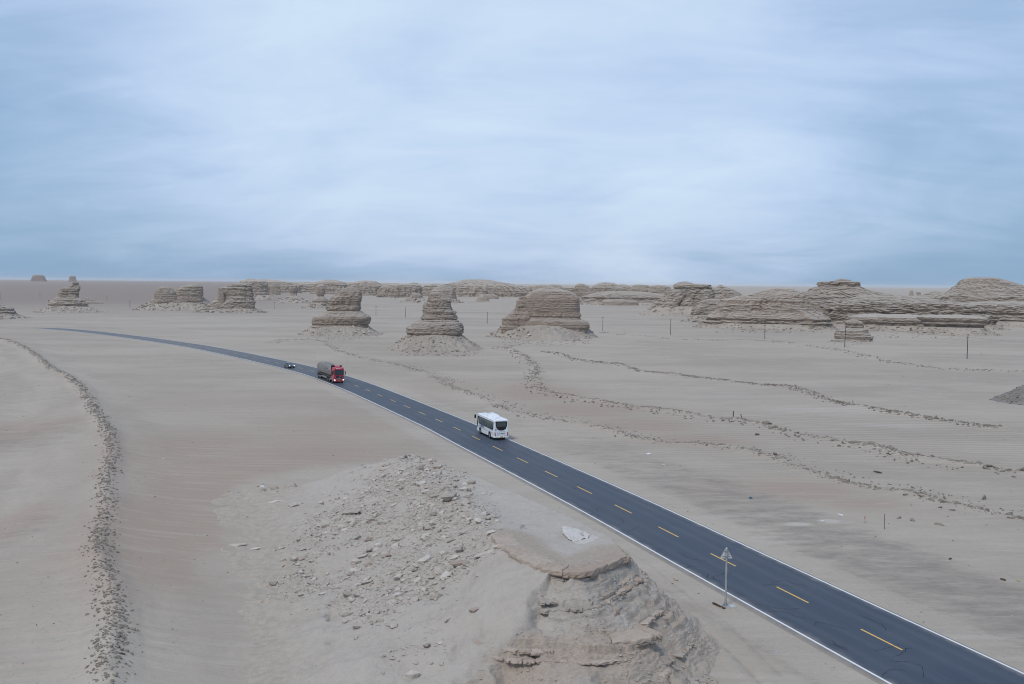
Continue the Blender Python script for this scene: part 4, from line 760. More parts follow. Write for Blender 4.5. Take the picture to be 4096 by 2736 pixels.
# stones on the slope: the largest as single things, the rest as one mass
rng = np.random.default_rng(77); cand = []
poly = np.array([P(x, y, 2.0)[:2] for x, y in [(1560, 1800), (1820, 1870), (1930, 2000), (2010, 2150), (2100, 2330), (2060, 2440), (1900, 2560), (1800, 2700), (1560, 2720), (1300, 2500), (1180, 2400), (1030, 2330), (1000, 2180), (1200, 2010), (1400, 1880)]])
x0, y0 = poly.min(axis=0); x1, y1 = poly.max(axis=0)
X = rng.uniform(x0, x1, 110000); Y = rng.uniform(y0, y1, 110000); m = inside(X, Y, poly); X, Y = X[m], Y[m]
pe = poly_dist(X, Y, np.vstack([poly, poly[:1]]))[0]; dens = np.clip(0.45 + 1.1*fbm(X/4.5, Y/4.5, 3.3, 3), 0.03, 1.0)*sstep(0, 4.5, pe+1.2*fbm(X/2, Y/2, 1, 2)); Zs, rk, wl, best, ins = out_height(X, Y, False)
keep = (rng.uniform(size=len(X)) < dens) & (Zs > 0.05); X, Y = X[keep], Y[keep]; Zs = out_height(X, Y)[0]
S = np.clip(rng.lognormal(-2.6, 0.55, len(X)), 0.035, 0.42); order = np.argsort(-S)
n_big = 230; big = order[:n_big]; small = rng.permutation(order[n_big:])[:17000]
for q in big:
    place('stone', STONES[rng.integers(12)], (M_STONE, M_STONED, M_STONE, M_STONER)[rng.choice(4, p=[.5, .28, .17, .05])], X[q], Y[q], Zs[q]+S[q]*0.22, S[q]*1.15, rng.normal()*0.5-0.5, 'loose angular stone lying on the grey slope of the near outcrop', 'stone', 'stones on the outcrop slope', rng.normal()*.25, -0.25+rng.normal()*.2)
items = [(X[q], Y[q], Zs[q]+S[q]*0.15, S[q], rng.normal()*0.6-0.5) for q in small]
stuff('stone_rubble', items[::2], M_STONED, 'fine grey rubble covering the slope of the near outcrop', rng); stuff('stone_rubble', items[1::2], M_STONE, 'fine pale chips covering the slope of the near outcrop', rng)
# chips caught on the ledges of the nose
Xc = rng.uniform(-9, 15, 14000); Yc = rng.uniform(48, 72, 14000); Zc, rkc, wlc, bc, ic = out_height(Xc, Yc); m = (rkc > .35) & (Zc > .1) & (rng.uniform(size=14000) < np.clip(.25+1.3*fbm(Xc/2.5, Yc/2.5, 6.1, 2), .02, .9))
itc = [(a, b, c+.02, math.exp(rng.uniform(math.log(.03), math.log(.13))), rng.uniform(0, 6)) for a, b, c in zip(Xc[m], Yc[m], Zc[m])]
stuff('rock_chips', itc[::2], M_LEDGE, 'brown chips caught on the stepped nose of the near outcrop', rng); stuff('rock_chips', itc[1::2], M_STONED, 'grey chips caught on the stepped nose of the near outcrop', rng)
# named blocks that stand out one by one in the photograph
def blockrock(px, py, z, wpx, label, mat=M_STONE, k=0, sc=(1, 1, .8), rz=0.3, grp=None, zs=None):
    p = P(px, py, z); d = math.hypot(p.x, p.y); s = wpx*d/FPX/2.4
    zz = float(out_height(np.array([p.x]), np.array([p.y]))[0][0]) if zs is None else zs
    zz = max(zz, hz(p.x, p.y))
    return place('boulder', STONES[k % 12], mat, p.x, p.y, zz+s*0.3*sc[2], s, rz, label, 'boulder', grp, 0.1, -0.15, sc)
blockrock(1790, 2010, 4.9, 95, 'grey boulder with a dark hollow beside it high on the stony slope', M_STONED, 3, (1, 1.2, 1.3))
blockrock(1860, 2030, 5.2, 70, 'pale block near the crest just right of the hollow boulder', M_STONE, 5)
blockrock(1735, 1880, 4.4, 60, 'long brown splinter of rock near the far crest of the slope', M_STONER, 1, (1.6, .6, .6), -0.6)
blockrock(1690, 1945, 4.4, 50, 'pale block in a pair near the top of the slope', M_STONE, 2)
blockrock(1405, 2050, 2.2, 75, 'long dark-edged slab jutting from the middle of the stony slope', M_STONED, 8, (1.7, .7, .6), -0.7)
blockrock(1540, 1915, 2.6, 60, 'flat pale slab on the upper left of the slope', M_STONE, 9, (1.5, .8, .5), -0.4)
blockrock(1860, 2215, 3.6, 60, 'pale flat stone stacked below the left end of the brown ledge', M_STONE, 4, (1.2, .9, .6))
blockrock(1965, 2190, 5.0, 55, 'pale rounded stone tucked under the left end of the brown ledge', M_STONE, 7, (1.1, .9, .6))
blockrock(1940, 2300, 4.2, 95, 'long pale leaning slab lying below the ledge on the slope', M_STONE, 10, (1.9, .6, .5), 0.6)
blockrock(1990, 2278, 4.6, 50, 'round pale stone resting on scree near the ledge foot', M_STONE, 0)
blockrock(2117, 2312, 4.8, 34, 'small bright pebble-like block on the face below the brown ledge', M_STONE, 6)
blockrock(1840, 2350, 3.2, 70, 'brownish half-buried block low on the stony slope', M_STONER, 11, (1.4, .9, .7), 0.2)
blockrock(1900, 2690, 0.4, 42, 'small reddish boulder on the sand at the foot of the outcrop', M_STONER, 2, (1.3, .9, .7), 0.1, None)
blockrock(955, 2183, 0, 52, 'pale grey wedge-shaped boulder alone on the sand left of the outcrop', M_STONE, 8, (1.4, .8, .6), 0.1)
blockrock(1022, 2212, 0, 40, 'smaller whitish boulder next to the wedge-shaped one', M_STONE, 3, (1.2, .9, .7), 0.2)
blockrock(1180, 2045, 0.2, 70, 'pale boulder half sunk in sand at the far left foot of the outcrop', M_STONE, 5, (1.5, .9, .6), -0.2)
blockrock(1100, 2020, 0.2, 60, 'long low buried rock showing above the sand left of the outcrop', M_STONE, 4, (1.5, .7, .5), 0.3)
blockrock(1190, 2300, 0.3, 0.1*300, 'dark brown stone on the sand below the rubble', M_STONER, 9)
blockrock(905, 2290, 0, 20, 'tiny white stone on bare sand between berm and outcrop', M_STONE, 4)
# squared concrete marker on the flat top
mp = P(2090, 2110, 5.9); zz = float(out_height(np.array([mp.x]), np.array([mp.y]))[0][0])
e = empty('survey_marker', (mp.x, mp.y, zz-0.02), 0.25, 'small squared concrete marker block on the pale flat top of the outcrop', 'marker')
M_CONC = plain('weathered_concrete', (0.40, 0.39, 0.375), 0.85, spec=0.2, vary=0.12)
MB().loft([[(-.19, -.19, 0), (.19, -.19, 0), (.19, .19, 0), (-.19, .19, 0)], [(-.14, -.14, .36), (.14, -.14, .36), (.14, .14, .36), (-.14, .14, .36)], [(-.12, -.12, .38), (.12, -.12, .38), (.12, .12, .38), (-.12, .12, .38)]]).build('marker_block', M_CONC, e)
MB().box(-.24, .24, -.24, .24, -.12, .04, 0.02).build('marker_footing', M_CONC, e)

# rubble and boulders at the foot of the broad reddish butte and the pillar butte
rng = np.random.default_rng(101)
def apron_rubble(px0, px1, py0, py1, n, smin, smax, label, dens=None, mat=M_STONED, lift=None):
    it = []
    for _ in range(n):
        px = px0+(px1-px0)*rng.beta(1.6, 1.6); py = py0+(py1-py0)*rng.uniform()**1.5
        g = G(px, py); s = math.exp(rng.uniform(math.log(smin), math.log(smax))); it.append((g.x, g.y, hz(g.x, g.y)+s*0.2, s, rng.uniform(0, 6.3)))
    return stuff('rock_rubble', it, mat, label, rng, 0.6)
apron_rubble(1990, 2370, 1354, 1384, 420, 0.12, 0.7, 'scattered rubble on the sand at the foot of the broad reddish butte')
apron_rubble(1580, 1930, 1395, 1425, 320, 0.1, 0.5, 'scattered rubble on the sand at the foot of the stepped pillar butte')
apron_rubble(1225, 1510, 1342, 1360, 220, 0.12, 0.5, 'scattered rubble on the sand at the foot of the tall round-backed butte')
apron_rubble(3300, 3520, 1388, 1400, 60, 0.12, 0.5, 'scattered rubble round the small stubby butte')
apron_rubble(2860, 3320, 1312, 1332, 200, 0.2, 0.9, 'scattered rubble under the big rounded mesa')
apron_rubble(3440, 3900, 1318, 1352, 200, 0.2, 0.9, 'scattered rubble under the layered shelves')
spots = [(2205, 1300, 28, M_STONER), (2232, 1318, 30, M_STONE), (2172, 1338, 24, M_STONE), (2152, 1296, 14, M_STONE), (2205, 1336, 22, M_STONER), (2240, 1338, 26, M_STONER), (2190, 1348, 18, M_STONER), (2226, 1346, 24, M_STONER), (2120, 1312, 16, M_STONE), (2110, 1330, 16, M_STONED), (2280, 1326, 18, M_STONED), (2310, 1360, 22, M_STONED), (2300, 1372, 26, M_STONED), (2330, 1366, 16, M_STONE), (2140, 1352, 18, M_STONED), (2180, 1362, 20, M_STONED), (2205, 1372, 14, M_STONE)]
b3 = G(2172, 1352); bd = math.hypot(b3.x, b3.y)
for k, (px, py, w, mt) in enumerate(spots):
    s = w*bd/FPX/2.2; up = max(0.0, (1354-py)*bd/FPX*0.7); r = Vector((b3.x, b3.y, 0)).normalized()
    p = G(px, 1362) - r*2.0 if py < 1354 else G(px, py)
    place('boulder', STONES[k % 12], mt, p.x, p.y, (up*0.75 if py < 1354 else hz(p.x, p.y))+s*0.2, s, rng.uniform(0, 6), 'fallen boulder in the rubble heap against the broad reddish butte', 'boulder', 'fallen boulders at the reddish butte')
# heap the fallen boulders lie on
def heap(px0, px1, h_m, depth, seed, label):
    a, b = G(px0, 1364), G(px1, 1364); c = (a+b)/2; w = (b-a).length/2; e = empty('rubble_heap', (c.x, c.y, 0), math.atan2(-c.x, c.y), label, 'rubble heap')
    xs = np.linspace(-1, 1, 60); ys = np.linspace(-1, 1, 40); X, Y = np.meshgrid(xs, ys); r = np.hypot(X, Y*1.0)
    Z = h_m*np.clip(1-r*r, 0, 1)**1.3 + 1.5*fbm(X*w/4, Y*depth/4, seed, 5, .6)*np.clip(1.2-r, 0, 1)*sstep(0, .4, r+.15) - 0.5*sstep(.85, 1.2, r)
    V = np.column_stack([(X*w).ravel(), (Y*depth+depth*0.35).ravel(), Z.ravel()]); i, j = np.meshgrid(np.arange(39), np.arange(59), indexing='ij')
    F = np.column_stack([(i*60+j).ravel(), (i*60+j+1).ravel(), ((i+1)*60+j+1).ravel(), ((i+1)*60+j).ravel()])
    link('debris_cone', mesh_np('debris_cone', V, F, False), M_TALUS, e); return e
heap(2075, 2310, 5.2, 9.0, 3.0, 'cone of fallen rubble leaning on the front of the broad reddish butte')
# stony mound cut by the right edge
g = G(4130, 1610); e = empty('rubble_mound', (g.x, g.y, 0), 0, 'dark stony mound cut by the right edge of the picture', 'rubble mound')
xs = np.linspace(-1, 1, 70); X, Y = np.meshgrid(xs, xs); r = np.hypot(X, Y); Z = 4.6*np.clip(1-r, 0, 1)**1.15 + 0.35*fbm(X*6, Y*6, 5, 4)*np.clip(1.1-r, 0, 1) - 0.4*sstep(.85, 1.2, r)
i, j = np.meshgrid(np.arange(69), np.arange(69), indexing='ij')
link('mound_body', mesh_np('mound_body', np.column_stack([(X*8.5).ravel(), (Y*9).ravel(), Z.ravel()]), np.column_stack([(i*70+j).ravel(), (i*70+j+1).ravel(), ((i+1)*70+j+1).ravel(), ((i+1)*70+j).ravel()])), mat_debris('mound_debris', (0.29, 0.265, 0.24), (0.2, 0.18, 0.16)), e)
it = []
for _ in range(420):
    a = rng.uniform(0, 2*PI); rr = math.sqrt(rng.uniform(0, 1))*1.05; z = 4.6*max(0, 1-rr)**1.15; s = math.exp(rng.uniform(math.log(.08), math.log(.4)))
    it.append((g.x+8.5*rr*math.cos(a), g.y+9*rr*math.sin(a), z+s*.2, s, rng.uniform(0, 6)))
stuff('stone_rubble', it, M_CLOD, 'dark stones strewn over the mound at the right edge', rng)

# ------------------------------------------------------------------ lines of bulldozed earth clods
def clods(line, n, width, smin, smax, label, seed, nbig=0, biglabel=None, head=0.6, spread=0.5, y0=None, bigmul=1.5, gap=0.8):
    rng = np.random.default_rng(seed); L, s = smooth_line(np.vstack([line[::4], line[-1:]]) if (len(line)-1) % 4 else line[::4], 300); T = np.gradient(L, axis=0); T /= np.linalg.norm(T, axis=1)[:, None]; it = []
    vis = [k for k in range(300) if -0.66 < L[k, 0]/max(L[k, 1], 1) < 0.62]
    a0, a1 = s[vis[0]], s[vis[-1]]
    while len(it) < n:
        # nearer parts need more clods: draw along the arc with weight 1/distance
        q = rng.uniform(a0, a1); p = np.array([np.interp(q, s, L[:, 0]), np.interp(q, s, L[:, 1])]); t = np.array([np.interp(q, s, T[:, 0]), np.interp(q, s, T[:, 1])])
        if rng.uniform() > min(1.0, 70/np.hypot(*p)): continue
        if rng.uniform() > np.clip(0.6+gap*1.5*float(perlin(q/7.0+1.7, seed*3.1+.4, 0)), 0.12, 1): continue
        o = rng.normal()*width; x, y = p + np.array([t[1], -t[0]])*o
        sz = math.exp(rng.uniform(math.log(smin), math.log(smax)))*(0.7+0.5*min(1, np.hypot(x, y)/200))
        it.append([x, y, 0, sz, math.atan2(t[1], t[0])+head+rng.normal()*spread])
    it = np.array(it); it[:, 2] = hfast(it[:, 0], it[:, 1]) + it[:, 3]*0.18
    od = np.argsort(-it[:, 3]/np.hypot(it[:, 0], it[:, 1])); bigs = od[:nbig]
    for q in bigs:
        x, y, z, sz, a = it[q]
        place('earth_clod', CLODS[rng.integers(8)], M_CLOD, x, y, z, sz*bigmul, a, biglabel, 'earth clod', biglabel and biglabel[:40], rng.normal()*.2, rng.normal()*.25, (1.25, .75, .7))
    stuff('earth_clods', it[od[nbig:]], M_CLOD, label, rng, 0.6)
clods(BERM_L, 3800, 0.62, 0.06, 0.21, 'dark crumbled earth along the crest of the left sand berm', 1, 40, 'larger dark clod on the crest of the left sand berm', 0.9, 0.4, gap=0.4)
clods(R1, 1900, 0.7, 0.06, 0.25, 'dark earth crumbs along the berm nearest the road on the right', 2, 45, 'large dark clod in the berm nearest the road on the right', 0.3, 0.7)
clods(R1 + np.array([2.6, 2.2]), 500, 1.1, 0.06, 0.2, 'thin scatter of earth crumbs just behind the berm nearest the road', 3)
clods(R2, 1500, 0.75, 0.07, 0.27, 'dark earth crumbs along the middle berm on the right', 4, 35, 'large dark clod in the middle berm on the right', 0.3, 0.7)
clods(R2 + np.array([-1.5, -3.2]), 420, 1.2, 0.08, 0.28, 'thin scatter of earth crumbs in front of the middle berm', 5)
clods(R3, 1300, 1.0, 0.08, 0.28, 'dark earth crumbs along the far berm on the right', 6, 25, 'large dark clod in the far berm on the right', 0.3, 0.7)
clods(R4, 420, 1.8, 0.12, 0.4, 'low line of earth crumbs by the row of poles', 7)
for k, (px, py, w, lab) in enumerate([(3068, 1702, 34, 'square-edged dark clod at the left end of the boulder row behind the middle berm'), (3028, 1738, 26, 'flat dark clod lying in front of the square-edged one'), (3190, 1733, 22, 'dark low clod next along the row right of the square-edged one'), (3418, 1777, 26, 'slim dark clod midway along the middle berm'), (3468, 1788, 34, 'long leaning dark clod just left of the biggest one'), (3563, 1806, 38, 'biggest dark boulder-like clod of the middle berm'), (3525, 1798, 16, 'small black clod left of the biggest one'), (3512, 1890, 36, 'dark split clod alone on the flat between two berms'), (3935, 2003, 36, 'dark double clod behind the near berm at the far right'), (3760, 2042, 22, 'upright round clod in front of the near berm'), (3810, 2052, 20, 'flat dark clod in front of the near berm at the right'), (3597, 2075, 20, 'small grey lump on flat sand by the thin rods'), (3650, 2085, 30, 'grey lump with a sand tail right of the thin rods'), (3755, 2102, 26, 'low dark lump on the sand far right of the rods'), (2073, 1670, 20, 'dark brown clod beside the road right of the bus'), (3800, 2235, 26, 'pair-like grey lump on gravel right of the road'), (2700, 2318, 30, 'broken pale lump on the road shoulder left of the sign'), (2720, 1866, 10, 'small dark stone on gravel right of the bus')]):
    p = G(px, py); s = w*math.hypot(p.x, p.y)/FPX/2.3
    place('earth_clod', CLODS[k % 8], M_STONED if 'pale' in lab else M_CLOD, p.x, p.y, hz(p.x, p.y)+s*0.25, s, k*0.9, lab, 'earth clod', None, .1, .2, (1.25, .8, .8))
# pebbles thinly strewn over open sand
rng = np.random.default_rng(31); it = []
for _ in range(1700):
    px, py = rng.uniform(0, 4096), 1400+1400*rng.uniform()**1.4; p = G(px, py)
    if rng.uniform() > np.clip(.45+1.2*float(perlin(p.x/9, p.y/9, 2)), .05, 1): continue
    s = math.exp(rng.uniform(math.log(.03), math.log(.11)))*(0.7+0.4*p.length/100); it.append((p.x, p.y, 0, s, rng.uniform(0, 6)))
it = np.array(it); it = it[(poly_dist(it[:, 0], it[:, 1], ROADC)[0] > 5.6) & (out_height(it[:, 0], it[:, 1], False)[0] < -0.3)]
it[:, 2] = hfast(it[:, 0], it[:, 1])+it[:, 3]*.2
stuff('pebbles', it[::3], M_STONE, 'pale pebbles thinly strewn over the open sand', rng); stuff('pebbles', np.vstack([it[1::3], it[2::3]]), M_CLOD, 'dark pebbles thinly strewn over the open sand', rng)
# ------------------------------------------------------------------ vehicles
M_BUSW = plain('white_coach_paint', (0.74, 0.76, 0.79), 0.3, spec=0.5, coat=0.4, vary=0.04)
M_GLASSG = plain('tinted_window', (0.085, 0.115, 0.108), 0.08, spec=0.6, vary=0.15); M_GLASSD = plain('dark_glass', (0.022, 0.03, 0.036), 0.08, spec=0.6)
M_BLACK = plain('black_trim', (0.012, 0.012, 0.014), 0.45); M_RUBBER = plain('tyre_rubber', (0.016, 0.016, 0.017), 0.8, spec=0.2); M_DUSTY = plain('dusty_chassis', (0.085, 0.08, 0.075), 0.85, spec=0.2)
M_STEEL = plain('grey_steel', (0.36, 0.37, 0.38), 0.45, 0.7); M_RIM = plain('wheel_rim', (0.30, 0.30, 0.31), 0.5, 0.4); M_RED = plain('red_cab_paint', (0.36, 0.012, 0.035), 0.32, spec=0.5, coat=0.3); M_REDDK = plain('tail_lamp_red', (0.30, 0.008, 0.015), 0.2, spec=0.6)
M_PLATE = plain('yellow_plate', (0.62, 0.30, 0.02), 0.5); M_PLATEB = plain('blue_plate', (0.10, 0.16, 0.34), 0.5); M_TEXT = plain('blue_lettering', (0.06, 0.09, 0.22), 0.5); M_GREYTX = plain('grey_lettering', (0.18, 0.21, 0.24), 0.5)
M_LAMP = plain('headlamp_lit', (0.9, 0.92, 0.95), 0.2, emit=(0.95, 1.0, 1.0), es=1.6); M_LAMP2 = plain('truck_lamp', (0.85, 0.86, 0.88), 0.15, emit=(1.0, .97, .95), es=0.7); M_CHROME = plain('chrome', (0.62, 0.63, 0.64), 0.2, 1.0); M_CARBODY = plain('dark_car_paint', (0.022, 0.03, 0.042), 0.25, spec=0.6, coat=0.5); M_WHITE2 = plain('white_lettering', (0.75, 0.72, 0.72), 0.5)
M_SILVER = plain('silver_trim', (0.45, 0.44, 0.44), 0.35, 0.5)
def rsec(x, hw, zb, zt, r=0.18, tumble=0.06):
    pts = []
    for cy, cz, a0 in ((hw-r-tumble, zt-r, 0), (-(hw-r-tumble), zt-r, 90), (-(hw-r*.4), zb+r*.4, 180), (hw-r*.4, zb+r*.4, 270)):
        rr = r if cz > (zb+zt)/2 else r*.4
        for k in range(5): a = math.radians(a0+k*22.5); pts.append((x, cy+rr*math.cos(a), cz+rr*math.sin(a)))
    return pts
def wheel(parent, x, y, r=0.5, w=0.28, out=1, name='wheel'):
    o = MB().cyl((x, y-w/2, r), (x, y+w/2, r), r, 20).build(name, M_RUBBER, parent)
    yo = y+out*(w/2+0.004); MB().cyl((x, yo-0.03*out, r), (x, yo, r), r*0.6, 16).cyl((x, yo, r), (x, yo+0.04*out, r), r*0.2, 10).build('rim', M_RIM, o)
    return o
def text_part(body, size, mat, parent, mw, bold=0.0, sx=1.0, name='lettering'):
    cu = bpy.data.curves.new('lettering', 'FONT'); cu.body = body; cu.size = size; cu.align_x = 'CENTER'; cu.align_y = 'CENTER'; cu.offset = bold
    tmp = bpy.data.objects.new('lettering_curve', cu); COL.objects.link(tmp); dg = bpy.context.evaluated_depsgraph_get()
    me = bpy.data.meshes.new_from_object(tmp.evaluated_get(dg)); COL.objects.unlink(tmp); bpy.data.objects.remove(tmp)
    me.name = name; me.transform(mw @ Matrix.Diagonal((sx, 1, 1, 1))); me.materials.clear(); return link(name, me, mat, parent)
def frame3(o, ex, ey): ex, ey = Vector(ex), Vector(ey); ez = ex.cross(ey); return Matrix(((ex.x, ey.x, ez.x, o[0]), (ex.y, ey.y, ez.y, o[1]), (ex.z, ey.z, ez.z, o[2]), (0, 0, 0, 1)))
def put_on_road(e, s, off, away=True, fwd=0.0):
    p, t, n = road_at(s); q = p+n*off; e.location = (q[0], q[1], rzat(min(4.7, abs(off)))+0.0); d = t if away else -t; e.rotation_euler = (0, 0, math.atan2(d[1], d[0])); return e
def s_near(x, y): k = int(np.argmin(np.hypot(ROAD[:, 0]-x, ROAD[:, 1]-y))); p, t = ROAD[k], RT[k]; return ROADS[k] + float((np.array([x, y])-p) @ t)
def build_bus():
    e = empty('coach', (0, 0, 0), 0, 'white coach with dark rear window driving away in the right lane', 'bus')
    H = 1.2
    MB().loft([rsec(-4.40, 1.12, .42, 2.98), rsec(-4.34, 1.18, .37, 3.08), rsec(-4.1, H, .34, 3.13), rsec(3.4, H, .34, 3.16), rsec(3.85, H-.01, .34, 3.12), rsec(4.2, H-.05, .34, 2.2), rsec(4.38, H-.1, .36, 1.35)], smooth=False).build('body', M_BUSW, e)
    for sd in (1, -1):
        y = sd*(H+0.006)
        def strip(x0, x1, z0, z1, mat, name, parent, t=0.006, tz=0.045): # leans in with the body side
            lean = lambda z: sd*(H - tz*max(0, (z-1.6)/1.3)) + sd*t
            return MB().add([(x0, lean(z0), z0), (x1, lean(z0), z0), (x1, lean(z1), z1), (x0, lean(z1), z1)], [(0, 1, 2, 3)]).build(name, mat, parent)
        pts = [(-4.05, 2.72), (-4.05, 1.95), (-3.98, 1.7), (-3.8, 1.56), (-3.5, 1.52), (3.12, 1.62), (3.12, 2.74)]
        lean = lambda z: sd*(H - 0.045*max(0, (z-1.6)/1.3))
        fr = MB(); fr.loft([[(x, lean(z)+sd*.004, z) for x, z in pts], [(x, lean(z)+sd*.018, z) for x, z in pts]]).build('window_frame', M_BLACK, e)
        edges = [-3.95, -3.3, -2.3, -1.05, 0.2, 1.5, 3.02]
        for a, b in zip(edges[:-1], edges[1:]):
            z0 = 1.66 if a > -3.6 else 1.78
            strip(a+.05, b-.05, z0+.02, 2.66, M_GLASSG, 'side_window', e, 0.024)
        # black sweep at the front pillar with door glass
        sw = [(3.22, 2.72), (3.75, 2.72), (4.12, 1.3), (3.98, .92), (3.7, 1.15), (3.45, 1.9)]
        MB().loft([[(x, lean(z)+sd*.004-sd*(0.05 if x > 3.9 else 0), z) for x, z in sw], [(x, lean(z)+sd*.02-sd*(0.03 if x > 3.9 else 0), z) for x, z in sw]]).build('driver_window', M_GLASSD, e)
        m = MB().cyl((3.75, sd*1.16, 2.95), (4.35, sd*1.42, 2.9), .05, 8).build('mirror_arm', M_BUSW, e)
        MB().box(4.22, 4.36, sd*1.42-.14, sd*1.42+.14, 2.28, 2.86, .04).build('mirror', M_BLACK, e)
        for x in (-2.35, 2.35):
            arch = [(x+.62*math.cos(a), max(.36, .5+.62*math.sin(a))) for a in np.linspace(-.2, PI+.2, 14)]
            MB().loft([[(p, sd*(H-.25), q) for p, q in arch], [(p, sd*(H+.008), q) for p, q in arch]]).build('wheel_arch', M_BLACK, e)
            wheel(e, x, sd*1.08, .48, .3, sd)
        MB().box(-4.2, 4.0, sd*H-.004, sd*H+.012, 1.05, 1.075).build('body_crease', M_GREYTX, e)
        for x in (1.35, .55, -.5): MB().cyl((x, sd*H, .62), (x, sd*(H+.012), .62), .05, 8).build('vent', M_GREYTX, e)
    MB().loft([[(3.95, -1.02, 2.95), (4.36, -.98, 1.3), (4.36, .98, 1.3), (3.95, 1.02, 2.95)], [(3.99, -1.02, 2.97), (4.41, -.98, 1.3), (4.41, .98, 1.3), (3.99, 1.02, 2.97)]]).build('windscreen', M_GLASSD, e)
    # roof gear
    MB().loft([[(x, y, z) for y, z in ((-hw, 3.1), (-hw+.1, zt), (hw-.1, zt), (hw, 3.1))] for x, hw, zt in ((-1.3, .72, 3.13), (-1.05, .9, 3.28), (-.3, .92, 3.36), (2.2, .92, 3.38), (2.8, .88, 3.32), (3.3, .7, 3.15))]).build('air_conditioner', M_BUSW, e)
    MB().box(1.35, 2.05, -.36, .36, 3.37, 3.415, .015).build('roof_hatch', M_SILVER, e); h = MB().box(-2.55, -1.85, -.36, .36, 3.11, 3.2, .03).build('roof_hatch', M_BUSW, e); MB().box(-2.6, -2.5, -.38, .38, 3.09, 3.16).build('hatch_rim', M_GREYTX, h)
    # rear
    X = -4.405
    rw = [(-.86, 2.86), (.86, 2.86), (.93, 2.5), (.88, 2.1), (.7, 1.72), (.4, 1.52), (0, 1.46), (-.4, 1.52), (-.7, 1.72), (-.88, 2.1), (-.93, 2.5)]
    w = MB().prism(rw, 0, X-.02, X+.02).build('rear_window', M_BLACK, e); MB().prism([(-.74, 2.7), (.74, 2.7), (.8, 2.4), (.74, 2.05), (-.74, 2.05), (-.8, 2.4)], 0, X-.027, X-.022).build('pane', plain('rear_pane', (.05, .065, .075), .08, spec=.6), w)
    lid = MB().prism([(-.98, 1.2), (-.6, 1.36), (0, 1.38), (.6, 1.36), (.98, 1.2), (.9, .72), (-.9, .72)], 0, X-.018, X+.02).build('engine_lid', M_BUSW, e)
    MB().prism([(-.62, 1.345), (-.35, 1.26), (.35, 1.26), (.62, 1.345), (.3, 1.30), (-.3, 1.30)], 0, X-.03, X-.018).build('lid_handle', M_GREYTX, lid)
    for sd in (1, -1):
        tl = MB().prism([(sd*.95, 1.22), (sd*1.09, 1.2), (sd*1.1, .95), (sd*1.0, .62), (sd*.9, .62), (sd*.93, .9)], 0, X-.03, X+.05).build('tail_light', M_REDDK, e)
        MB().prism([(sd*.965, 1.1), (sd*1.03, 1.1), (sd*1.03, .97), (sd*.97, .97)], 0, X-.036, X-.03).build('reverse_lamp', M_SILVER, tl)
        MB().box(X-.025, X, sd*.95-.17, sd*.95+.17, 2.72, 2.75).build('rain_trim', M_BLACK, e)
        MB().box(X-.02, X, sd*.62-.2, sd*.62+.2, .67, .69).build('maker_badge', M_GREYTX, e)
    MB().box(X-.09, X+.05, -1.14, 1.14, .37, .6, .03).build('bumper', M_BUSW, e)
    for y in (.78, .64, -.86): MB().cyl((X-.1, y, .5), (X-.085, y, .5), .045, 8).build('fog_lamp', M_BLACK, e)
    pl = MB().box(X-.115, X-.085, -.2, .24, .40, .60).build('number_plate', M_PLATE, e)
    MB().prism([(-.36, .37), (-.58, .37), (-.52, .44), (-.42, .44)], 0, X-.1, X-.088).build('exhaust', M_BLACK, e)
    MB().box(X-.02, X, .82-.1+.08, 1.0, 1.52, 1.70).build('rear_sticker', M_GREYTX, e)
    text_part('新A 50991', .26, M_GREYTX, e, frame3((X-.03, 0, 1.0), (0, -1, 0), (0, 0, 1)), .012, 1.15)
    text_part('新全都之与', .42, M_TEXT, e, frame3((1.35, H+.012, 1.34), (-1, 0, 0), (0, 0, 1)), .012, 1.0)
    mb = MB().cyl((2.95, H+.006, 1.32), (2.95, H+.012, 1.32), .17, 16); mb.build('emblem', plain('pale_blue_emblem', (.30, .40, .50), .5), e)
    text_part('下', .3, M_GREYTX, e, frame3((2.95, H+.018, 1.40), (-1, 0, 0), (0, 0, 1)), .008)
    MB().box(-3.9, 3.8, -1.0, 1.0, .3, .5).build('underbody', M_BLACK, e)
    return e
rear = P(2010, 1752, .42); BUS = build_bus(); put_on_road(BUS, s_near(rear.x, rear.y)+4.4, 3.1, True)

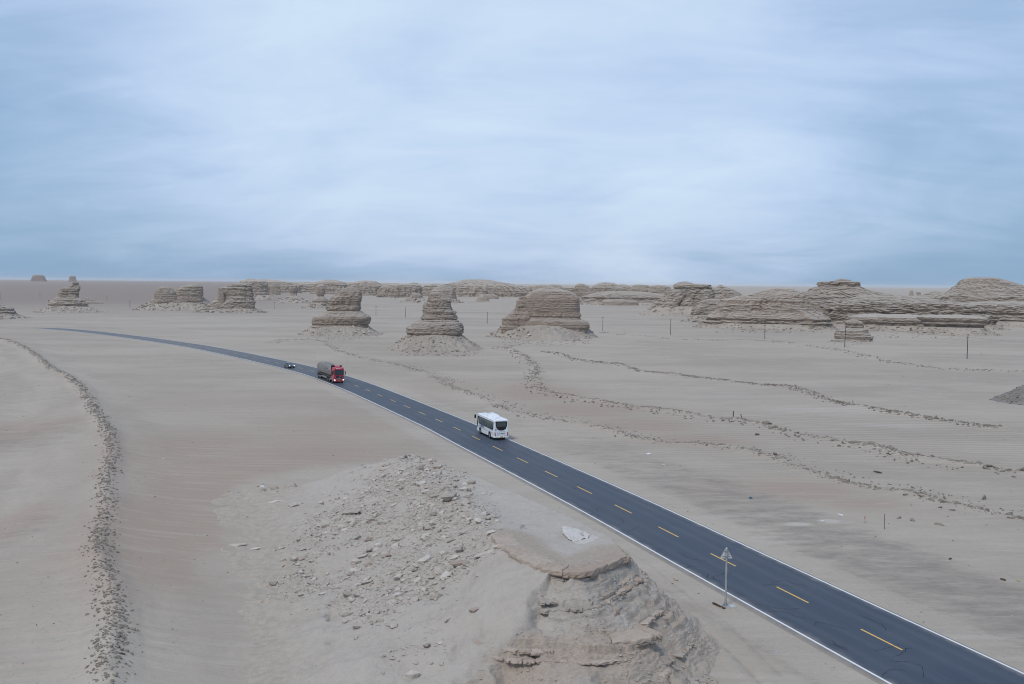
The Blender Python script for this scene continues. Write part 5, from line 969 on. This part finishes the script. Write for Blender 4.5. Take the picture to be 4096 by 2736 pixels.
def build_truck():
    e = empty('lorry', (0, 0, 0), 0, 'red cab-over lorry with long trailer coming towards the camera in the left lane', 'lorry')
    def cs(x, hw, zb, zt, r=.16): return rsec(x, hw, zb, zt, r, .05)
    MB().loft([cs(-2.35, 1.24, .95, 3.62), cs(-1.9, 1.25, .8, 3.72), cs(-.9, 1.25, .5, 3.72), cs(-.35, 1.24, .45, 3.6), cs(-.12, 1.22, .42, 3.3), cs(-.02, 1.19, .42, 1.95)]).build('cab', M_RED, e)
    MB().loft([[(-.06, -1.06, 1.98), (-.06, 1.06, 1.98), (-.15, 1.04, 3.04), (-.15, -1.04, 3.04)], [(.03, -1.08, 1.98), (.03, 1.08, 1.98), (-.055, 1.06, 3.04), (-.055, -1.06, 3.04)]]).build('windscreen', M_GLASSD, e)
    MB().box(-.3, -.08, -1.1, 1.1, 3.0, 3.14, .03).build('sun_visor', M_BLACK, e)
    gr = MB().prism([(-.92, 1.66), (.92, 1.66), (.66, 1.24), (-.66, 1.24)], 0, -.04, .03).build('grille', M_BLACK, e)
    # swallow-like badge with two long wings
    em = MB(); em.prism([(-.78, 1.52), (-.16, 1.47), (-.05, 1.52), (.0, 1.62), (.08, 1.66), (.04, 1.56), (.78, 1.57), (.16, 1.45), (.07, 1.40), (.0, 1.29), (-.07, 1.27), (-.03, 1.36), (-.16, 1.44)], 0, .03, .055); em.build('emblem', M_CHROME, gr)
    for z in (1.14, 1.02, .9): MB().box(-.03, .03, -.55, .55, z-.035, z+.02).build('grille_bar', M_SILVER, e)
    for sd in (1, -1):
        MB().add([(.0, sd*1.13, 1.86), (.0, sd*1.06, 1.86), (.03, sd*.62, 1.16), (.03, sd*.70, 1.16)], [(0, 1, 2, 3)]).build('trim_line', M_SILVER, e)
        h = MB().prism([(sd*.72, .74), (sd*1.16, .98), (sd*1.2, .74), (sd*1.05, .64)], 0, -.03, .04).build('headlight', M_LAMP2, e)
        MB().box(-.1, .05, sd*.95-.2, sd*.95+.2, .48, .56).build('fog_lamp', M_SILVER, e)
        MB().box(-1.2, -.45, sd*1.245-.012, sd*1.245+.012, 2.1, 2.95).build('side_window', M_GLASSD, e)
        MB().cyl((-.3, sd*1.2, 2.85), (-.12, sd*1.52, 2.8), .03, 6).build('mirror_arm', M_BLACK, e)
        MB().box(-.22, -.08, sd*1.5-.11, sd*1.5+.11, 1.95, 2.85, .04).build('mirror', M_BLACK, e)
        for x, k in ((-1.45, 0), (-4.4, 1), (-5.75, 1), (-13.3, 1), (-14.6, 1), (-15.9, 1)): wheel(e, x, sd*(1.08 if k == 0 else 1.0), .52, .32 if k == 0 else .5, sd)
        MB().cyl((-3.6, sd*.95, .8), (-2.5, sd*.95, .8), .32, 14).build('fuel_tank', M_STEEL, e)
        MB().box(-12.5, -6.7, sd*1.22-.02, sd*1.22+.02, .62, .95).build('side_guard', M_STEEL, e)
        MB().box(-16.8, -16.7, sd*.9-.3, sd*.9+.3, .45, 1.0).build('mud_flap', M_BLACK, e)
    b = MB().box(-.12, .04, -1.22, 1.22, .4, .62, .03).build('bumper', M_RED, e)
    MB().box(.04, .055, -.25, .25, .5, .64).build('number_plate', M_PLATE, e)
    MB().loft([[(x, y, z) for y, z in ((-.62, 3.7), (-.55, zt), (.55, zt), (.62, 3.7))] for x, zt in ((-.75, 3.72), (-1.1, 3.88), (-1.8, 4.02), (-2.3, 4.04))]).build('roof_deflector', M_RED, e)
    MB().box(-2.6, -2.35, -1.28, 1.28, 1.4, 4.02, .03).build('cab_back_panel', M_BLACK, e); MB().box(-2.45, -2.3, -1.22, -.7, 3.7, 4.1).build('air_intake', M_BLACK, e)
    tr = MB().box(-17.4, -2.9, -1.22, 1.22, 1.12, 1.34, .02).build('trailer_bed', M_DUSTY, e); MB().box(-17.2, -2.2, -.45, .45, .7, 1.12).build('chassis', M_DUSTY, e)
    MB().box(-17.45, -17.35, -1.2, 1.2, .5, .72).build('rear_bumper', M_DUSTY, e)
    text_part('東風天龍', .3, M_WHITE2, e, frame3((-.19, 0, 3.36), (0, 1, 0), (-.33, 0, .94)), .012, 1.2)
    return e
TRUCK = build_truck(); tf = G(1357, 1535); put_on_road(TRUCK, s_near(tf.x, tf.y), -2.35, False)
def mat_tarp():
    t = NT('lashed_tarpaulin'); O = t.coord('Object'); n = t.noise(O, 1.6, 5, 0.7); f = t.noise(t.coord('Object', (1, 1, 2.2)), 4.5, 5, 0.7, 0.6)
    w = t.n('ShaderNodeTexWave'); t.l(t.coord('Object', rot=(0.7, 0.4, 0.6)), w.inputs[0]); w.inputs['Scale'].default_value = 1.3; w.inputs['Distortion'].default_value = 6
    c = t.mix(t.ramp(n, 0.3, 0.7), (0.20, 0.185, 0.17), (0.34, 0.335, 0.335)); c = t.mix(t.math('MULTIPLY', t.ramp(f, 0.48, 0.66), 0.65), c, (0.085, 0.08, 0.075)); c = t.mix(t.math('MULTIPLY', t.ramp(w.outputs['Fac'], 0.7, 0.95), 0.4), c, (0.42, 0.41, 0.41))
    return t.fin(c, 0.75, t.bump(t.math('ADD', f, w.outputs['Fac']), 0.15, 0.8))
def build_load():
    e = empty('covered_load', (0, 0, 0), 0, 'bulging grey tarpaulin-covered load lashed on the lorry trailer', 'cargo')
    nx, na = 70, 64; x = np.linspace(-17.3, -2.95, nx); th = np.linspace(0, 2*PI, na, endpoint=False); X, T = np.meshgrid(x, th, indexing='ij')
    k = (np.abs(np.cos(T))**3+np.abs(np.sin(T))**3)**(-1/3); endf = (1-np.abs((X+10.1)/7.35)**9*0.45)
    Y = 1.36*k*np.cos(T)*endf; Z = 2.62+1.26*k*np.sin(T)*endf
    sag = 0.22*fbm(X/1.3, Y/1.3, Z/1.0, 4) + 0.06*np.abs(np.sin(X*2.6)); Y += np.cos(T)*sag*1.2; Z += np.sin(T)*sag*(0.9) ; Z = np.maximum(Z, 1.36)
    V = np.column_stack([X.ravel(), Y.ravel(), Z.ravel()]); i, j = np.meshgrid(np.arange(nx-1), np.arange(na), indexing='ij'); j2 = (j+1) % na
    F = list(map(tuple, np.column_stack([(i*na+j).ravel(), ((i+1)*na+j).ravel(), ((i+1)*na+j2).ravel(), (i*na+j2).ravel()])))
    MB().add(V, F, True).add(V, [tuple(range(na)), tuple(range((nx-1)*na+na-1, (nx-1)*na-1, -1))]).build('tarpaulin', mat_tarp(), e)
    for x in np.arange(-16.4, -3.2, 1.1):
        q = int(round((x+17.3)/14.35*(nx-1))); ring = V[q*na:(q+1)*na]; c = np.array([0, 0, 2.6]); c[0] = ring[0, 0]; sec = []
        r = c+(ring-c)*1.012; mb = MB(); k0 = len(r)
        mb.add(np.vstack([r+[-.03, 0, 0], r+[.03, 0, 0]]), [(a, (a+1) % na, na+(a+1) % na, na+a) for a in range(na)]); mb.build('lashing_rope', M_BLACK, e)
    return e
LOAD = build_load(); LOAD.location = TRUCK.location; LOAD.rotation_euler = TRUCK.rotation_euler
def build_car():
    e = empty('car', (0, 0, 0), 0, 'small dark saloon car with lit headlights following the lorry', 'car')
    prof = [(-2.25, .55, .95, .80), (-2.15, .35, 1.02, .86), (-1.4, .25, 1.05, .9), (1.0, .25, .98, .91), (1.7, .25, .9, .89), (2.1, .28, .78, .82), (2.27, .36, .66, .7)]
    MB().loft([rsec(x, w, zb, zt, .12, .03) for x, zb, zt, w in prof]).build('body', M_CARBODY, e)
    MB().loft([[(-1.95, .72, 1.0), (-1.95, -.72, 1.0), (.95, -.78, .96), (.95, .78, .96)], [(-1.35, .6, 1.38), (-1.35, -.6, 1.38), (.2, -.62, 1.40), (.2, .62, 1.40)], [(-1.1, .5, 1.46), (-1.1, -.5, 1.46), (0, -.52, 1.47), (0, .52, 1.47)]]).build('roof', M_CARBODY, e)
    MB().add([(.98, .72, .99), (.98, -.72, .99), (.25, -.6, 1.41), (.25, .6, 1.41)], [(0, 1, 2, 3)]).build('windscreen', M_GLASSG, e)
    MB().add([(-1.98, .66, 1.03), (-1.98, -.66, 1.03), (-1.39, -.56, 1.39), (-1.39, .56, 1.39)], [(0, 3, 2, 1)]).build('rear_window', M_GLASSD, e)
    for sd in (1, -1):
        MB().add([(-1.6, sd*.775, 1.03), (.75, sd*.80, 1.0), (.1, sd*.655, 1.37), (-1.25, sd*.64, 1.37)], [(0, 1, 2, 3)]).build('side_window', M_GLASSD, e)
        MB().prism([(sd*.42, .68), (sd*.74, .78), (sd*.80, .70), (sd*.7, .62), (sd*.46, .61)], 0, 2.05, 2.26).build('headlight', M_LAMP, e)
        MB().box(.62, .8, sd*.98-.1, sd*.98+.1, .98, 1.12, .03).build('mirror', M_CARBODY, e)
        for x in (-1.35, 1.38): wheel(e, x, sd*.82, .33, .22, sd)
        MB().box(-2.27, -2.15, sd*.6-.18, sd*.6+.18, .78, .9, .01).build('tail_light', M_REDDK, e)
    MB().prism([(-.38, .62), (.38, .62), (.30, .36), (-.30, .36)], 0, 2.2, 2.285).build('grille', M_BLACK, e)
    MB().box(2.28, 2.30, -.22, .22, .46, .58).build('number_plate', M_PLATEB, e)
    return e
CAR = build_car(); cp = G(1163, 1475); put_on_road(CAR, s_near(cp.x, cp.y)+2.0, -2.3, False)

# ------------------------------------------------------------------ road sign and roadside things
M_GALV = plain('galvanised_steel', (0.42, 0.43, 0.44), 0.5, 0.35, vary=0.1); M_RUST = plain('rusty_plank', (0.10, 0.065, 0.048), 0.85, spec=0.15, vary=0.2)
sg = G(2902, 2424); sz = hz(sg.x, sg.y)
e = empty('road_sign', (sg.x, sg.y, sz), 0.05, 'grey triangular road sign on a tall post seen from behind at the roadside', 'road sign')
MB().cyl((0, 0, .1), (0, 0, 4.42), .075, 12).cyl((0, 0, 4.42), (0, 0, 4.5), .06, 12, .02).build('post', M_GALV, e)
tri = MB().prism([(-.47, 3.62), (.47, 3.62), (.05, 4.42), (-.05, 4.42)], 1, .095, .115).build('sign_plate', plain('sign_back_paint', (0.50, 0.51, 0.52), 0.6, vary=0.04), e)
for z in (3.78, 4.18): MB().box(-.3 if z < 4 else -.16, .3 if z < 4 else .16, .075, .093, z-.025, z+.025).build('bracket', M_STEEL, tri); MB().box(-.1, .1, -.09, .075, z-.04, z+.04).build('clamp', M_STEEL, tri)
MB().box(-.26, .26, -.26, .26, .08, .115).build('base_plate', M_STEEL, e)
for a in range(4): MB().add([(0.075*math.cos(a*PI/2), 0.075*math.sin(a*PI/2), .115), (.2*math.cos(a*PI/2), .2*math.sin(a*PI/2), .115), (.075*math.cos(a*PI/2), .075*math.sin(a*PI/2), .36)], [(0, 1, 2)]).build('gusset', M_STEEL, e)
MB().box(-.45, .75, -.42, .42, -.2, .08, .02).build('footing', M_CONC, e)
p = G(2876, 2424); e = empty('plank', (p.x, p.y, hz(p.x, p.y)), 0, 'rusty brown plank lying by the foot of the road sign', 'plank'); a, b = G(2853, 2413), G(2898, 2434)
d = (b-a); rz = math.atan2(d.y, d.x); e.rotation_euler = (0, 0, rz); MB().box(-d.length/2, d.length/2, -.09, .09, .02, .09, .01).box(-d.length/2, d.length/2, -.10, -.07, .02, .16, .008).build('board', M_RUST, e)
def rod(px, py, h, r, label, mat, name='thin_rod', lean=(0, 0), flag=None):
    p = G(px, py); e = empty(name, (p.x, p.y, hz(p.x, p.y)), 0, label, 'rod')
    MB().cyl((0, 0, -.1), (lean[0], lean[1], h), r, 8).build('shaft', mat, e)
    MB().cyl((0, 0, -.05), (0, 0, .05), r*2.6, 8, r*1.2).build('foot', M_CLOD, e)
    if flag: MB().cyl((0, 0, h*.28), (0, 0, h*.52), r*2.2, 8).build('wrap', flag, e)
M_DARKW = plain('dark_weathered_wood', (0.075, 0.065, 0.058), 0.9, spec=0.1); M_REDTAPE = plain('red_white_tape', (0.42, 0.16, 0.13), 0.7)
rod(3537, 2118, 1.55, .028, 'thin dark rod standing alone on the sand, right one of the pair', M_DARKW)
rod(3459, 2092, 1.3, .022, 'thin rod with a red band, left one of the pair', plain('pale_rod', (0.45, 0.40, 0.38), .7), flag=M_REDTAPE)
rod(2933, 1668, 1.0, .09, 'short upright wooden stump post behind the middle berm', M_DARKW, 'stump_post')
rod(2970, 1679, .8, .07, 'short leaning wooden stump post behind the middle berm', M_DARKW, 'stump_post', (-.35, 0))
rod(3411, 1618, .75, .05, 'tiny dark stick standing in the far berm', M_DARKW, 'stick')
rod(2500, 1342, 2.2, .06, 'short post between two poles right of the broad reddish butte', M_DARKW, 'short_post')
# litter
M_BAG = plain('white_plastic', (0.66, 0.67, 0.69), 0.5, vary=0.1); M_BLUEP = plain('blue_plastic', (0.25, 0.42, 0.66), 0.5); M_TEAL = plain('faded_teal_sheet', (0.05, 0.10, 0.14), 0.6)
def litter(px, py, w, label, mat, name, flat=.6, k=0, band=None):
    p = G(px, py); s = w*math.hypot(p.x, p.y)/FPX/2.2; rg = np.random.default_rng(k+900); v = ICO_V*(1+.2*rg.normal(size=(len(ICO_V), 1)))*np.array([1.2, .8, flat])*s
    e = empty(name, (p.x, p.y, hz(p.x, p.y)+s*flat*.5), k*.7, label, 'litter'); link('crumpled_sheet', mesh_np('crumpled_sheet', v, ICO_F), mat, e)
    if band: link('coloured_corner', mesh_np('coloured_corner', v*np.array([.45, .6, .5])+np.array([s*.55, .1*s, s*flat*.55]), ICO_F), band, e)
litter(1050, 1950, 22, 'crumpled white sack with a blue corner on the red sand', M_BAG, 'plastic_bag', .6, 1, M_BLUEP)
litter(3003, 1998, 22, 'crumpled dark teal sheet on the gravel right of the road', M_TEAL, 'plastic_sheet', .5, 2)
litter(3361, 2061, 22, 'flat white scrap lying beyond the salt patches', M_BAG, 'plastic_scrap', .3, 3)
litter(3290, 2088, 16, 'crumpled whitish scrap beside the salt patch', M_BAG, 'plastic_scrap', .6, 4)
litter(2594, 1817, 20, 'white scrap of paper on the sand right of the coach', M_BAG, 'paper_scrap', .4, 5)
litter(2655, 1862, 22, 'pale torn scrap on the gravel further right of the coach', M_STONE, 'paper_scrap', .25, 6)
litter(4010, 2317, 24, 'rusty brown piece of scrap near the right edge', M_RUST, 'metal_scrap', .4, 7)
litter(4072, 2322, 12, 'small yellowish lump of litter at the right edge', plain('yellowish_litter', (.35, .30, .12), .7), 'plastic_scrap', .6, 8)
litter(3105, 2605, 10, 'pale blue scrap on the shoulder at the bottom', M_BLUEP, 'plastic_scrap', .4, 9)
litter(655, 1848, 10, 'tiny white scrap on the sand right of the berm', M_BAG, 'plastic_scrap', .4, 10)

# ------------------------------------------------------------------ pole line
M_POLE = plain('tarred_pole', (0.06, 0.056, 0.052), 0.9, spec=0.1)
POLES = [(3868, 1438, 82, 0, 'utility pole nearest the camera, standing on the dune at the right'), (3378, 1403, 93, .25, 'leaning utility pole in front of the small stubby butte'), (3059, 1354, 69, 0, 'utility pole in front of the big rounded mesa'), (2682, 1340, 63, 0, 'utility pole below the two-capped pale mesa'), (2411, 1323, 56, 0, 'utility pole just right of the broad reddish butte'), (1949, 1295, 46, 0, 'utility pole between the pillar butte and the broad reddish butte'), (1622, 1270, 40, 0, 'utility pole just left of the pillar butte'), (1504, 1261, 37, 0, 'utility pole just right of the tall round-backed butte'), (1309, 1232, 22, 0, 'utility pole touching the left side of the tall round-backed butte'), (1097, 1237, 28, 0, 'utility pole right of the notched butte'), (520, 1230, 26, 0, 'utility pole on the plain left of the two-humped butte'), (428, 1205, 24, 0, 'faint utility pole right of the thumb-shaped butte'), (352, 1232, 22, 0, 'faint utility pole at the right foot of the thumb-shaped butte'), (195, 1232, 28, 0, 'faint utility pole at the left foot of the thumb-shaped butte'), (160, 1190, 20, 0, 'faint far utility pole left of the thumb-shaped butte'), (4, 1202, 26, 0, 'utility pole at the left edge of the picture'), (1581, 1200, 22, 0, 'faint far utility pole above the one left of the pillar butte'), (2071, 1166, 28, 0, 'tall thin mast against the skyline left of the broad reddish butte')]
tops = []
for px, py, hpx, lean, lab in POLES:
    p = G(px, py); d = math.hypot(p.x, p.y); h = hpx*d/FPX; z = hz(p.x, p.y); r = 0.14 if d < 900 else 0.2
    if d > 1500: h = min(h, 18.0)
    e = empty('utility_pole', (p.x, p.y, z), math.atan2(-p.x, p.y)+0.5, lab, 'utility pole', 'poles of the power line')
    MB().cyl((0, 0, -.6), (lean, 0, h), r, 8, r*.7).build('shaft', M_POLE, e)
    if hpx > 20: MB().box(lean-.55, lean+.55, -.05, .05, h-.5, h-.4).build('crossarm', M_POLE, e)
    for sx in (-.45, .45): MB().cyl((lean+sx, 0, h-.42), (lean+sx, 0, h-.2), .05, 6).build('insulator', M_CONC, e)
    tops.append(e.matrix_basis @ Vector((lean, 0, h-.2)) if False else Matrix.Translation(e.location) @ Matrix.Rotation(e.rotation_euler[2], 4, 'Z') @ Vector((lean, 0, h-.2)))
mb = MB(); line = [G(4500, 1475)+Vector((0, 0, 6.6))] + tops[:8]
for a, b in zip(line[:-1], line[1:]):
    n = 12; pts = [a.lerp(b, k/n)-Vector((0, 0, 4*(k/n)*(1-k/n)*min(1.3, (b-a).length*.016))) for k in range(n+1)]
    for p, q in zip(pts[:-1], pts[1:]): mb.cyl(p, q, .014, 5, cap=False)
o = mb.build('overhead_wire', M_POLE); tag(o, 'thin overhead wire sagging from pole to pole across the plain', 'wire')

# ------------------------------------------------------------------ dusty air
hb = MB().box(-33000, 33000, -33000, 33000, -3.0, 58.0).build('haze', None); tag(hb, 'pale dust haze in the air over the whole plain', kind='stuff')
hm = bpy.data.materials.new('dust_haze'); hm.use_nodes = True; nt = hm.node_tree; nt.nodes.clear(); out = nt.nodes.new('ShaderNodeOutputMaterial'); pv = nt.nodes.new('ShaderNodeVolumePrincipled')
pv.inputs['Color'].default_value = (0.97, 0.95, 0.93, 1); pv.inputs['Density'].default_value = 0.000032; pv.inputs['Anisotropy'].default_value = 0.2
nt.links.new(pv.outputs[0], out.inputs['Volume']); hb.data.materials.append(hm)
